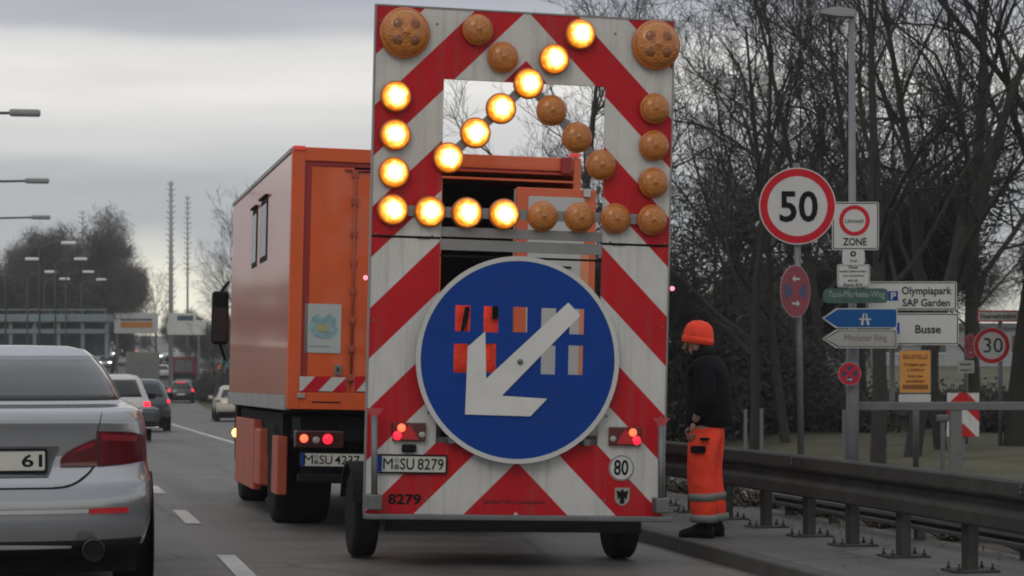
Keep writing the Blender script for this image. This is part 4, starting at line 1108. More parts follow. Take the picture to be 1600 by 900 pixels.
def rect_sign(name, label, cat, D, px0, px1, py0, py1, m=SIGNW, border=BLACK, bw=.012, round_=.03, y=-.02, group=None, inset=.012, thick=.006):
    pxm = (px0+px1)/2; q = W(pxm, (py0+py1)/2, D)
    t = thing(name, label, cat, q, (0, 0, -TH), group)
    s = D/F; w_, h_ = (px1-px0)/2*s, (py1-py0)/2*s
    p_ = plate('sign_plate', [rrect(-w_, w_, -h_, h_, round_)], y, thick, m, t)
    if border: plate('sign_border', [rrect(-w_+inset, w_-inset, -h_+inset, h_-inset, round_*.8), rrect(-w_+inset+bw, w_-inset-bw, -h_+inset+bw, h_-inset-bw, round_*.6)], y-.002, .001, border, p_)
    b = MB(); b.box(-.05, .05, y+thick+.001, y+.05, -h_*.5, -h_*.5+.03); b.box(-.05, .05, y+thick+.001, y+.05, h_*.5-.03, h_*.5); b.build('bracket', STEEL, t)
    f = lambda px, py: ((px-pxm)*s, -(py-(py0+py1)/2)*s)
    return t, p_, f, y
def txt(f, p_, body, x0, x1, ya, yb, y, m=BLACK, bold=0.02):
    a, c = f(x0, yb), f(x1, ya); return text(body, (a[0], c[0], a[1], c[1]), y-.004, m, p_, bold=bold)
t, p_, f, y = rect_sign('zone_sign', 'square white zone sign with a red ring, on the lamp mast', 'road sign', 29.85, 1299, 1372, 316, 391, y=-.06)
c = f(1334, 345); s = 29.85/F
plate('red_ring', [circ(*c, 24*s), circ(*c, 17.5*s)], y-.003, .001, SIGNR, p_)
txt(f, p_, 'Umwelt', 1319, 1349, 342, 349, y, mat('grey_print', (.12, .12, .12), .6)); txt(f, p_, 'ZONE', 1316, 1353, 372, 384, y)
t, p_, f, y = rect_sign('badge_sign', 'small plate with a round dark badge directly below the zone sign', 'road sign', 29.84, 1315, 1350, 391, 413, y=-.06, border=None)
c = f(1332, 397); plate('round_badge', [circ(*c, 4.5*s), circ(*c, 2*s)], y-.003, .001, BLACK, p_); txt(f, p_, 'frei', 1327, 1338, 405, 410, y, mat('grey_print'))
t, p_, f, y = rect_sign('notice_plate', 'white plate with five lines of small print on the lamp mast', 'road sign', 29.83, 1307, 1358, 413, 449, y=-.06, bw=.006)
for i, (l_, a, c) in enumerate([('Diesel', 1325, 1339), ('(außer Lieferverkehr', 1311, 1353), ('und Anwohner)', 1316, 1349), ('erst ab', 1324, 1339), ('Euro 5/V', 1317, 1347)]):
    txt(f, p_, l_, a, c, 415.5+i*6.8, 420+i*6.8, y)
t, p_, f, y = rect_sign('street_name_sign', 'weathered green street name sign crossing the lamp mast', 'street name sign', 29.8, 1284, 1386, 451, 474, m=GREENS, border=None, y=-.12, round_=.07)
txt(f, p_, 'Toni-Merkens-Weg', 1292, 1380, 455, 468, y, mat('worn_white', (.28, .34, .31), .6, var=.4, scale=20), 0)
# gantry frame carrying the direction signs
t = sign_root('sign_frame', 'grey steel frame with a crossbar carrying the direction signs', 'sign frame', 1500, 30.4)
x0 = LP(t, 1340, 634)[0]; x1 = x0+6.2
a = LP(t, 1340, 628)[1]; c = LP(t, 1340, 641)[1]
b = MB(); b.box(x0-.1, x1, -.06, .06, c, a, .01); b.build('crossbar', mat('frame_grey', (.13, .135, .13), .6, var=.15), t)
for px in (1493, 1326):
    x = LP(t, px, 700)[0]
    b = MB(); b.box(x-.08, x+.08, -.05, .05, -.1, c-.001, .01); b.build('post', mat('frame_grey'), t)
x = LP(t, 1394, 560)[0]
b = MB(); b.box(x-.03, x+.03, -.04, .04, a, LP(t, 1394, 440)[1]); b.build('post', mat('frame_grey'), t)
b = MB(); b.box(x1-.16, x1, -.05, .05, -.1, c-.001, .01); b.build('post', mat('frame_grey'), t)
t, p_, f, y = rect_sign('direction_sign', 'white Olympiapark and SAP Garden parking sign, topmost of the direction signs', 'direction sign', 30.25, 1352, 1494, 440, 485, y=-.05)
a = f(1387, 470); c = f(1402, 455); pq = plate('parking_square', [rrect(a[0], c[0], a[1], c[1], .005)], y-.003, .001, SIGNB, p_)
txt(f, pq, 'P', 1391, 1399, 457, 468, y-.002, SIGNW)
txt(f, p_, 'Olympiapark', 1408, 1486, 448, 464, y); txt(f, p_, 'SAP Garden', 1409, 1483, 467, 479, y)
t, p_, f, y = rect_sign('direction_sign', 'white Busse direction sign right of the blue arrow sign', 'direction sign', 30.25, 1392, 1497, 489, 539, y=-.05)
a = f(1400, 522); c = f(1404.5, 504); pq = plate('blue_square', [[(a[0], a[1]), (c[0], a[1]), (c[0], c[1]), (a[0], c[1])]], y-.003, .001, SIGNB, p_)
txt(f, p_, 'Busse', 1429, 1469, 508, 521, y)
def arrow_sign(label, py0, py1, m, edge):
    D = 29.8; pxm = 1342; q = W(pxm, (py0+py1)/2, D); t = thing('arrow_direction_sign', label, 'direction sign', q, (0, 0, -TH))
    s = D/F; h = (py1-py0)/2*s
    def P_(k): 
        X0, X1 = (1283-pxm)*s+k*1.6, (1400-pxm)*s-k
        return [(X0, 0), (X0+(22-0)*s, h-k), (X1-.02, h-k), (X1, h-k-.02), (X1, -h+k+.02), (X1-.02, -h+k), (X0+22*s, -h+k)]
    p_ = plate('sign_plate', [P_(0)], -.1, .006, SIGNW, t)
    plate('sign_face', [P_(.012)], -.103, .001, edge, p_)
    plate('sign_field', [P_(.022)], -.105, .001, m, p_) if m is not edge else None
    b = MB(); b.box(-.14, -.04, -.09, -.04, -.05, .05); b.build('bracket', STEEL, t)
    return t, p_, (lambda px, py: ((px-pxm)*s, -(py-(py0+py1)/2)*s)), -.102
t, p_, f, y = arrow_sign('blue left pointing arrow sign with a white motorway symbol', 482, 513, BLUE, BLUE)
s = 29.8/F
def mw(px, py): return f(px, py)
for pts in ([(1343, 508), (1347, 508), (1348.6, 490), (1347, 490)], [(1357, 508), (1353, 508), (1350.6, 490), (1352, 490)], [(1341, 500), (1359, 500), (1359, 498), (1341, 498)]):
    plate('motorway_symbol', [[f(*q) for q in pts]], y-.005, .001, SIGNW, p_)
t, p_, f, y = arrow_sign('off white left pointing Mittlerer Ring arrow sign under the blue one', 515, 544, mat('sign_offwhite', (.33, .33, .3), .55, dirt=.3), BLACK)
txt(f, p_, 'Mittlerer Ring', 1318, 1384, 523, 536, y-.002, mat('faded_print', (.12, .11, .1), .6), 0)
# small round no stopping sign on the mast
def nostop(label, px, py, rpx, D, rx=1., cat='road sign'):
    q = W(px, py, D); t = thing('no_stopping_sign', label, cat, q, (0, 0, -TH+(math.acos(rx) if rx < 1 else 0)))
    r = rpx/F*D; p_ = plate('sign_plate', [circ(0, 0, r)], -.09, .004, mat('sign_grey_edge'), t)
    plate('red_border', [circ(0, 0, r*.95), circ(0, 0, r*.7)], -.092, .001, SIGNR, p_)
    plate('blue_face', [circ(0, 0, r*.7)], -.092, .001, mat('dark_sign_blue', (.03, .03, .09), .5), p_)
    for a in (45, -45):
        dx, dz = math.cos(R(a)), math.sin(R(a)); n_ = (-dz*.11*r, dx*.11*r)
        plate('red_bar', [[(-dx*r*.72+n_[0], -dz*r*.72+n_[1]), (-dx*r*.72-n_[0], -dz*r*.72-n_[1]), (dx*r*.72-n_[0], dz*r*.72-n_[1]), (dx*r*.72+n_[0], dz*r*.72+n_[1])]], -.0935 if a > 0 else -.095, .001, SIGNR, p_)
    plate('white_arrow', [arrow_pts(0, -r*.5, r*.25, 1)], -.097, .001, SIGNW, p_)
    b = MB(); b.box(-.03, .03, -.085, .0, -.03, .03); b.build('clamp', STEEL, t)
    return t
nostop('small round no stopping sign low on the lamp mast', 1326, 584, 18, 29.9)
# orange notice on its own post
t, p_, f, y = rect_sign('notice_board', 'orange notice board with brown lines of print, above a blank white plate', 'notice board', 33, 1405, 1454, 547, 614, m=YELO, border=ALU, bw=.008, inset=.0, round_=.02)
for l_, a, c, y0, y1 in (('BAUSTELLE', 1411, 1449, 554, 561), ('Fußgänger', 1412, 1448, 567, 573), ('u. Radfahrer', 1417, 1444, 575, 580), ('bitte hier', 1418, 1442, 585, 590), ('umleiten', 1415, 1444, 592, 598)): txt(f, p_, l_, a, c, y0, y1, y, BROWN, .03)
a, c = f(1410, 608), f(1450, 601); b_ = plate('arrow_box', [[(a[0], a[1]), (c[0], a[1]), (c[0], c[1]), (a[0], c[1])]], y-.003, .001, BROWN, p_)
a, c = f(1411, 628), f(1453, 615)
plate('blank_plate', [rrect(f(1404, 629)[0], f(1454, 615)[0], f(0, 629)[1], f(0, 616)[1], .01)], y, .006, SIGNW, t)
zb0 = gz(t.location.x, t.location.y)-t.location.z
b = MB(); b.tube([(0.02, .03, zb0-.1), (.02, .03, .25)], .045, 8); b.build('post', STEEL, t)
# chevron board
q = W(1505, 648, 37); t = thing('chevron_board', 'red and white upward chevron board on the grass right of the frame post', 'chevron board', q, (0, 0, -TH))
s = 37/F; hw_, hh_ = 25*s, 34*s
CB = chevron_mat('small_chevron', .14, .56)
b = MB(); b.box(-hw_, hw_, 0, .03, -hh_, hh_); b.build('board', CB, t)
b = MB(); zb0 = gz(q.x, q.y)-q.z; b.box(-.04, .04, .032, .08, zb0-.05, hh_-.05); b.build('post', STEEL, t)
# 30 sign group
def pole_to_ground(t, x=0., r=.03, top=.3, y=.0):
    zb0 = gz(t.location.x, t.location.y)-t.location.z
    b = MB(); b.tube([(x, y, zb0-.1), (x, y, top)], r, 8); b.build('pole', STEEL, t)
q = W(1549, 540, 42); t = thing('speed_limit_sign', 'round 30 speed limit sign at the right edge under a red bordered plate', 'road sign', q, (0, 0, -TH))
r = 28.5/F*42; p_ = plate('sign_plate', [circ(0, 0, r)], -.05, .004, SIGNW, t)
plate('sign_border', [circ(0, 0, r*.97), circ(0, 0, r*.74)], -.052, .001, SIGNR, p_)
s = 42/F; text('30', (-13*s, 17*s, -11*s, 12*s), -.055, BLACK, p_, bold=.0)
pole_to_ground(t, 14*s, .04, .55)
t2, p_, f, y = rect_sign('red_bordered_plate', 'white plate with red border above the 30 sign', 'road sign', 41.9, 1526, 1592, 485, 503, border=SIGNR, bw=.025, inset=0, round_=.01)
txt(f, p_, 'Feuerwehrzufahrt', 1532, 1588, 490, 498, y, BLACK, .02)
t = nostop('narrow turned no stopping sign left of the 30 sign', 1510, 541, 19.5, 43, .68); pole_to_ground(t, .0, .03, .2)
t, p_, f, y = rect_sign('small_notice', 'small two line plate under the turned no stopping sign', 'road sign', 42.9, 1496, 1522, 563, 583, border=None)
txt(f, p_, 'Feuerwehr', 1500, 1518, 567, 571, y, BLACK); txt(f, p_, 'zufahrt', 1499, 1519, 576, 580, y, BLACK)

# ------------------------------------------------------------------ the worker
q = G(1104, 832, .12); q = W(1104, 832, 18.3); zf_ = gz(5.0, q.y)+.116
pr = thing('person', 'worker in orange beanie, black jacket and orange reflective trousers standing at the kerb', 'person', (q.x, q.y, zf_), (0, 0, -TH-R(17)))
# local frame: +x right in the photo, faces -x
def skin(name, verts, edges, radii, m, parent, root=0, sub=2, loc=(0, 0, 0), ry=None):
    me = bpy.data.meshes.new(name); me.from_pydata([Vector(v) for v in verts], edges, []); o = bpy.data.objects.new('tmp', me); COL.objects.link(o)
    sk = o.modifiers.new('s', 'SKIN'); sk.use_smooth_shade = True
    for i, r_ in enumerate(radii):
        me.skin_vertices[0].data[i].radius = r_ if isinstance(r_, tuple) else (r_, r_)
        me.skin_vertices[0].data[i].use_root = (i == root)
    ss = o.modifiers.new('u', 'SUBSURF'); ss.levels = sub; ss.render_levels = sub
    dg = bpy.context.evaluated_depsgraph_get(); m2 = bpy.data.meshes.new_from_object(o.evaluated_get(dg)); bpy.data.objects.remove(o)
    m2.name = name; m2.materials.clear(); r2 = link(name, m2, m, parent); smooth(r2); return r2
# skeleton joints (faces -x); H 1.72
J = dict(pel=(0, 0, .93), sp1=(.01, 0, 1.1), sp2=(.02, 0, 1.28), chest=(.01, 0, 1.38), neck=(-.03, 0, 1.47), headb=(-.075, 0, 1.54), head=(-.08, 0, 1.6), top=(-.075, 0, 1.65),
         hipl=(0, -.1, .9), kneel=(-.03, -.11, .5), ankl=(.01, -.11, .1), hipr=(0, .1, .9), kneer=(-.01, .11, .5), ankr=(.05, .11, .1),
         shl=(.02, -.18, 1.38), ell=(.035, -.22, 1.12), wrl=(-.06, -.2, .93), shr=(.02, .18, 1.38), elr=(.04, .22, 1.12), wrr=(-.05, .19, .93))
def build_skin(name, seq, rad, m, parent, root=0, sub=2):
    keys = []
    ed = []
    for chain in seq:
        for k in chain:
            if k not in keys: keys.append(k)
        for a, c in zip(chain, chain[1:]): ed.append((keys.index(a), keys.index(c)))
    return skin(name, [J[k] for k in keys], ed, [rad[k] for k in keys], m, parent, root, sub)
body = build_skin('body', [['pel', 'sp1', 'sp2', 'chest', 'neck', 'headb', 'head', 'top'], ['pel', 'hipl', 'kneel', 'ankl'], ['pel', 'hipr', 'kneer', 'ankr'], ['chest', 'shl', 'ell', 'wrl'], ['chest', 'shr', 'elr', 'wrr']],
    dict(pel=(.12, .1), sp1=(.12, .1), sp2=(.13, .1), chest=(.13, .11), neck=.055, headb=.075, head=(.1, .085), top=.07, hipl=.08, kneel=.055, ankl=.04, hipr=.08, kneer=.055, ankr=.04, shl=.06, ell=.042, wrl=.03, shr=.06, elr=.042, wrr=.03), SKIN, pr)
J.update(p0=(.01, 0, .92), tl=(0, -.1, .86), t2l=(-.015, -.11, .68), kl=(-.03, -.11, .5), cl=(-.005, -.11, .3), bl=(.012, -.11, .1), tr_=(.01, .1, .86), t2r=(0, .11, .68), kr=(-.01, .11, .5), cr=(.03, .11, .3), br=(.05, .11, .1), wst=(.01, 0, 1.0))
trs = build_skin('trousers', [['p0', 'wst'], ['p0', 'tl', 't2l', 'kl', 'cl', 'bl'], ['p0', 'tr_', 't2r', 'kr', 'cr', 'br']], dict(p0=.155, wst=.15, tl=.135, t2l=.125, kl=.115, cl=.118, bl=.108, tr_=.135, t2r=.125, kr=.115, cr=.118, br=.108), HIVIS, pr)
# reflective bands round each lower leg, thigh pocket
for nm, (kk, cc_, bb_) in enumerate((('kl', 'cl', 'bl'), ('kr', 'cr', 'br'))):
    for z0, z1 in ((.30, .36), (.13, .19)):
        def ax(z):
            a, c = Vector(J[cc_]), Vector(J[bb_])
            if z > .3: a, c = Vector(J[kk]), Vector(J[cc_])
            t_ = (a.z-z)/(a.z-c.z); return a.lerp(c, t_)
        p0_, p1_ = ax(z0), ax(z1)
        b = MB(); b.lathe([(.09, -.001), (.112, 0), (.116, (z1-z0)/2), (.114, z1-z0), (.09, z1-z0+.001)], axis='z', c=(0, 0, 0), n=20)
        bmesh.ops.translate(b.b, verts=b.b.verts, vec=((p0_.x+p1_.x)/2, p0_.y, z0)); b.build('reflective_band', REFL, trs)
b = MB(); b.box(-.08, .04, -.25, -.2, .69, .745, .01); b.build('pocket_flap', JACKET, trs)
b = MB(); b.box(.0, .07, -.262, -.2, .79, .812, .005); b.build('pocket_trim', JACKET, trs)
J.update(jb=(.02, 0, .86), j0=(.02, 0, .98), j1=(.02, 0, 1.14), j2=(.015, 0, 1.28), j3=(.005, 0, 1.39), jn=(-.02, 0, 1.47), s1=(.02, -.17, 1.36), s2=(.045, -.22, 1.15), s3=(-.03, -.215, .98), q1=(.02, .17, 1.36), q2=(.045, .22, 1.15), q3=(-.03, .21, .98))
jk = build_skin('jacket', [['jb', 'j0', 'j1', 'j2', 'j3', 'jn'], ['j3', 's1', 's2', 's3'], ['j3', 'q1', 'q2', 'q3']], dict(jb=.2, j0=.205, j1=.2, j2=.185, j3=.155, jn=.085, s1=.1, s2=.085, s3=.065, q1=.1, q2=.085, q3=.065), JACKET, pr)
J.update(h0=(-.025, 0, 1.47), h1=(.0, 0, 1.50))
b = MB(); b.lathe([(.09, 0), (.105, .02), (.1, .06), (.085, .085)], axis='z', c=(-.03, 0, 1.44), n=20); b.build('collar', JACKET, pr)
# beanie: rounded cap sitting back on the head
b = MB(); b.lathe([(.095, -.005), (.118, 0), (.124, .03), (.122, .07), (.116, .1), (.098, .14), (.06, .168), (.001, .18)], axis='z', c=(0, 0, 0), n=28)
bn = b.build('beanie', HIVIS, pr); bn.location = (-.075, 0, 1.575); bn.rotation_euler = (0, R(8), 0)
b = MB(); b.lathe([(.119, -.012), (.129, -.006), (.131, .02), (.127, .044), (.118, .048)], axis='z', n=28); b.build('beanie_cuff', HIVIS, bn)
# face
b = MB(); b.poly([(-.18, -.012, 1.565), (-.18, .012, 1.565), (-.205, .012, 1.525), (-.205, -.012, 1.525)], (.03, 0, -.008)); b.build('nose', SKIN, pr)
b = MB(); b.box(-.178, -.166, -.03, .03, 1.492, 1.502, .003); b.build('mouth', mat('lips', (.25, .1, .08), .5), pr)
for s_ in (-1, 1):
    b = MB(); b.lathe([(.002, -.012), (.01, -.008), (.012, 0), (.005, .008)], axis='x', c=(-.165, s_*.034, 1.56), n=10); b.build('eye', mat('eye_white', (.5, .5, .5), .3), pr)
    b = MB(); b.lathe([(.02, -.006), (.026, 0), (.012, .01)], axis='y', c=(-.07, s_*.092, 1.54), n=12, sy=1.4); b.build('ear', SKIN, pr)
b = MB(); b.box(-.05, .03, -.075, .075, 1.47, 1.57, .03); b.build('hair', mat('dark_hair', (.03, .022, .018), .8), pr)
# hands
for s_, wr in ((-1, 'wrl'), (1, 'wrr')):
    wx, wy, wz = J[wr]
    vs = [(wx, wy, wz), (wx-.015, wy, wz-.05), (wx-.02, wy, wz-.085)]; ed = [(0, 1), (1, 2)]; rad = [.028, (.036, .02), (.036, .018)]
    hb = skin('hand', vs, ed, rad, SKIN, pr, 0, 1)
    for k in range(4):
        dx = -.032+.019*k; l_ = (.07, .078, .074, .06)[k]
        skin('finger', [(wx-.02+dx, wy, wz-.085), (wx-.022+dx, wy+.005*s_*-1, wz-.085-l_*.45), (wx-.015+dx, wy-s_*.018, wz-.085-l_*.8), (wx-.008+dx, wy-s_*.034, wz-.085-l_*.95)], [(0, 1), (1, 2), (2, 3)], [.0095, .009, .0085, .007], SKIN, hb, 0, 1)
    skin('thumb', [(wx-.04, wy, wz-.04), (wx-.065, wy-s_*.01, wz-.07), (wx-.07, wy-s_*.02, wz-.1)], [(0, 1), (1, 2)], [.012, .011, .009], SKIN, hb, 0, 1)
# boots
for s_, ak in ((-1, 'bl'), (1, 'br')):
    x, y, z = J[ak]
    b = MB(); x = x-.015
    prof = [(.055, 0, .012), (.06, .0, .05), (.05, .01, .10), (.048, .012, .16)]
    secs = [(.085, .03, .085), (.06, .045, .12), (.0, .05, .15), (-.05, .052, .12), (-.11, .054, .085), (-.165, .05, .07), (-.195, .03, .05)]
    prev = None
    for u, wd, ht in secs:
        row = [b.b.verts.new((x+u, y+a_*wd, .004+c_*ht)) for a_, c_ in ((-1, 0), (-1, .6), (-.6, .95), (.6, .95), (1, .6), (1, 0))]
        if prev:
            for k in range(6): f = b.b.faces.new((prev[k], prev[(k+1) % 6], row[(k+1) % 6], row[k])); f.smooth = True
        else: b.b.faces.new(row)
        prev = row
    b.b.faces.new(prev[::-1]); b.tube([(x+.02, y, .08), (x+.02, y, .2)], [.052, .05], 12); b.build('boot', BLACK, pr)

# ------------------------------------------------------------------ trees
def grow(seed, H=10., levels=4, spread=.55, up=.35, nb=(11, 7, 6, 5), trunk_r=.16, fork=.28, tw=1.0, wig=.12):
    """returns (thick, thin): lists of (points, radii)"""
    rnd = random.Random(seed); thick, thin = [], []
    def branch(p, d, L_, r, lev):
        n = 7 if lev == 0 else (6 if lev == 1 else (4 if lev == 2 else 3))
        pts, rad = [p.copy()], [r]
        dd = d.copy()
        for k in range(n):
            dd = (dd+Vector((rnd.gauss(0, wig), rnd.gauss(0, wig), rnd.gauss(0, wig)+up*.12*(lev > 0)))*(1.0 if lev else .35)).normalized()
            p = p+dd*(L_/n); pts.append(p.copy()); rad.append(max(.0035, r*(1-.8*(k+1)/n)))
        (thick if lev < 2 else thin).append((pts, rad))
        if lev >= levels: return
        m_ = nb[lev] if lev < len(nb) else 4
        for k in range(m_):
            t = (fork if lev == 0 else .18)+(1-(fork if lev == 0 else .18))*(k+rnd.random())/m_
            i = min(n-1, int(t*n)); f_ = t*n-i; q = pts[i].lerp(pts[i+1], f_)
            ax = (pts[i+1]-pts[i]).normalized(); o = ax.orthogonal().normalized(); o.rotate(Matrix.Rotation(rnd.random()*6.283, 3, ax))
            a = spread*(.7+.6*rnd.random())*(1.15 if lev == 0 else 1)
            nd = (ax*math.cos(a)+o*math.sin(a)).normalized()
            ll = L_*(.62 if lev == 0 else .56)*(1.05-.55*t)*(.75+.5*rnd.random())
            branch(q, nd, ll, max(.004, rad[i]*(.5 if lev == 0 else .55)), lev+1)
    branch(Vector((0, 0, 0)), Vector((rnd.gauss(0, .05), rnd.gauss(0, .05), 1)).normalized(), H, trunk_r, 0)
    return thick, thin
def mesh_tubes(name, lst, n, m, rmin=0.):
    vs, fs = [], []
    for pts, rad in lst:
        base = len(vs); up_ = None
        for i, p in enumerate(pts):
            d = (pts[min(i+1, len(pts)-1)]-pts[max(i-1, 0)]).normalized()
            if up_ is None: up_ = d.orthogonal().normalized()
            up_ = (up_-d*up_.dot(d)).normalized(); s_ = d.cross(up_); r_ = max(rmin, rad[i])
            for k in range(n):
                a = 2*math.pi*k/n; vs.append(p+(up_*math.cos(a)+s_*math.sin(a))*r_)
        for i in range(len(pts)-1):
            for k in range(n):
                a = base+i*n; fs.append((a+k, a+(k+1) % n, a+n+(k+1) % n, a+n+k))
    me = bpy.data.meshes.new(name); me.from_pydata(vs, [], fs); me.materials.append(m)
    for p in me.polygons: p.use_smooth = True
    return me
def leaf_mesh(name, pts, count, size, spread_, m, seed, zmax=99, asp=.55, upw=0):
    rnd = random.Random(seed); vs, fs = [], []
    pool = [p for p in pts if p.z < zmax]
    for k in range(count):
        c = rnd.choice(pool)+Vector((rnd.gauss(0, spread_), rnd.gauss(0, spread_), rnd.gauss(0, spread_)))
        u = Vector((rnd.gauss(0, 1), rnd.gauss(0, 1), rnd.gauss(0, 1)+upw)).normalized(); v = u.orthogonal().normalized(); s_ = size*(.5+rnd.random())
        b0 = len(vs); vs += [c-u*s_, c+v*s_*asp, c+u*s_, c-v*s_*asp]; fs.append((b0, b0+1, b0+2, b0+3))
    me = bpy.data.meshes.new(name); me.from_pydata(vs, [], fs); me.materials.append(m); return me
VAR = []
for i, (sd_, H, sp, up, tr_r, fk, zl) in enumerate([(11, 11, .55, .5, .19, .2, 4.6), (23, 10.5, .5, .7, .15, .16, 4.8), (37, 11.5, .62, .4, .22, .22, 4.8), (41, 9, .6, .5, .13, .12, 4.8), (53, 9, .85, .1, .2, .25, 99)]):
    th, tn = grow(sd_, H, 4, sp, up, (12, 8, 6, 4) if i < 4 else (12, 8, 7, 5), tr_r*(.9 if i < 4 else 1), fk, wig=.2)
    tm = mesh_tubes('trunk', th, 7, BARK); cm = mesh_tubes('crown', tn, 3, TWIG, .0048)
    tips = [p for pts, _ in tn for p in pts]
    if i < 4:
        lv = leaf_mesh('foliage', tips, 12000, .28, .35, TWIG, sd_, zmax=zl-.2, asp=.022, upw=.8)
        iv = leaf_mesh('foliage', tips, 10000, .055, .28, LEAF, sd_+1, zmax=zl+.6)
    else:
        lv = iv = leaf_mesh('foliage', tips, 17000, .4, .4, mat('brown_twig_mass', (.075, .066, .054), .9, var=.4, scale=.6), sd_, asp=.035, upw=.9)
    VAR.append((tm, cm, lv, iv))
def tree(v, loc, sc, rz, label, group, leaf=0, name='bare_tree', tilt=0):
    t = thing(name, label, 'tree', loc, (0, tilt, rz), group); t.scale = (sc, sc, sc)
    link('trunk', VAR[v][0], None, t); link('crown', VAR[v][1], None, t)
    if leaf: link('foliage', VAR[v][1+leaf], None, t)
    return t
FRONT = [  # px, depth, variant, scale, rotation, leaf amount, label
    (1372, 37, 0, .8, .4, 0, 'bare tree with leaning trunk just left of the orange notice'),
    (1425, 39, 2, .8, 2.2, 1, 'thick trunked bare tree behind the orange notice'),
    (1470, 41, 1, .9, 4.0, 1, 'bare tree between the orange notice and the chevron board'),
    (1585, 42, 2, 1.1, 1.0, 0, 'tall bare tree at the right edge with steep limbs'),
    (1520, 49, 0, 1.05, 3.0, 0, 'tall bare tree behind the turned no stopping sign'),
    (1228, 46, 3, .95, .9, 2, 'ivy covered tree behind the 50 sign pole'),
    (1178, 44, 1, .78, 5.1, 1, 'bare tree right behind the worker'),
    (1090, 54, 2, .72, 1.7, 1, 'bare tree between the trailer and the worker'),
    (1300, 52, 1, 1.0, 2.9, 2, 'dark ivy covered tree left of the lamp mast'),
    (1350, 54, 3, 1.15, .2, 2, 'dark evergreen looking tree right of the lamp mast')]
for px, D, v, sc, rz, lf, lb in FRONT: tree(v, GX(px, D)-Vector((0, 0, .15)), sc, rz, lb, 'trees on the right bank', lf)
rnd = random.Random(5)
BACK = [(1040, .6, 'left of the worker'), (1120, .7, 'right of the worker'), (1200, .9, 'left of the 50 sign'), (1290, .95, 'beyond the zone sign'),
        (1385, 1.0, 'beyond the arrow signs'), (1460, 1.0, 'beyond the Busse sign'), (1530, 1.05, 'beyond the 30 sign'), (1605, 1.05, 'at its right end')]
for k, (px, hh, wh) in enumerate(BACK):
    D = 60+((k*37) % 23); v = (k*3+1) % 4
    tree(v, GX(px, D)-Vector((0, 0, .4)), hh*.78*D/60, rnd.random()*6, 'bare tree in the back row on the right, '+wh, 'back row of trees on the right bank', (1, 2, 1)[k % 3])
tree(2, GX(885, 60)-Vector((0, 0, .3)), .9, 1.0, 'bare tree seen through the opening of the arrow board', 'trees on the right bank', 0)
tree(0, GX(960, 66)-Vector((0, 0, .3)), .98, 3.0, 'bare tree behind the right half of the arrow board', 'trees on the right bank', 0)
# bare trees left of the truck
tree(0, GX(376, 112)-Vector((0, 0, .3)), .8, .5, 'bare spreading tree left of the orange truck', 'trees left of the truck', 0)
tree(2, GX(335, 150)-Vector((0, 0, .3)), .86, 2.5, 'bare tree between the mast and the orange truck', 'trees left of the truck', 0)
tree(3, GX(250, 245)-Vector((0, 0, .3)), 1.05, 1.5, 'faint bare tree just left of the tall mast', 'trees left of the truck', 0)
for k, (px, D, v, sc, lb) in enumerate([(372, 190, 4, .78, 'dark thicket tree close to the truck mirror'), (335, 205, 4, .78, 'dark thicket tree left of the truck mirror'), (300, 240, 4, .78, 'dark thicket tree right of the tall mast'), (278, 270, 4, .78, 'dark thicket tree at the foot of the tall mast')]):
    tree(v, GX(px, D)-Vector((0, 0, .3)), sc*.8, k, lb, 'dark thicket beyond the hatchback', 2)
# wide round crowns on the far left
for k, (px, D, v, sc, lf, lb) in enumerate([(128, 195, 4, 1.6, 2, 'broad dark crown in the middle of the far left clump'), (62, 205, 4, 1.45, 2, 'dark crown at the left of the far left clump'), (172, 215, 4, 1.3, 2, 'dark crown at the right of the far left clump'), (8, 200, 4, 1.15, 1, 'rounded dark crown at the left edge'), (92, 240, 4, 1.6, 2, 'tall dark crown at the back of the far left clump'), (150, 250, 4, 1.7, 2, 'tall dark crown at the back right of the far left clump'), (40, 245, 4, 1.6, 2, 'tall dark crown at the back left of the far left clump'), (206, 250, 3, 1.1, 1, 'low thin tree at the right end of the far left clump')]):
    tree(v, GX(px, D)-Vector((0, 0, .5)), sc*.86, k*1.3, lb, 'clump of trees on the far left', lf)

for k, px in enumerate((-70, -170, -280, -390, -500, -620)):  # unseen trees added for their reflection in the truck side
    tree(4, GX(px, 200+(k*13) % 40)-Vector((0, 0, .5)), 1.0+.06*(k % 3), k, 'round dark crown added out of view, continuing the far left clump', 'trees beyond the left edge', 2)
# shrubs: twig tangle + leaves
def shrub(loc, wd, ht, label, m=DRYL, n=1400, seed=1, name='shrub', group=None, size=.05):
    rnd = random.Random(seed); t = thing(name, label, 'shrub', loc, (0, 0, 0), group)
    lst = []
    for k in range(60):
        a = rnd.random()*6.283; r_ = rnd.random(); e_ = Vector((math.cos(a)*r_*wd/2, math.sin(a)*r_*wd/2, ht*(1-.5*r_*r_)*(.7+.4*rnd.random())))
        lst.append(([Vector((e_.x*.2, e_.y*.2, -.05)), Vector((e_.x*.7, e_.y*.7, e_.z*.5)), e_], [.015, .01, .005]))
    pts = []
    for p, _ in lst:
        for q in range(12): pts.append(p[1].lerp(p[2], q/11)); pts.append(p[0].lerp(p[1], .3+q/16))
    o = link('stems', mesh_tubes('stems', lst, 4, TWIG), None, t)
    link('foliage', leaf_mesh('foliage', pts, n, size, wd*.07, m, seed), None, t)
    return t
HEDGE = mat('dark_hedge', (.035, .034, .026), .9, var=.5, scale=.7)
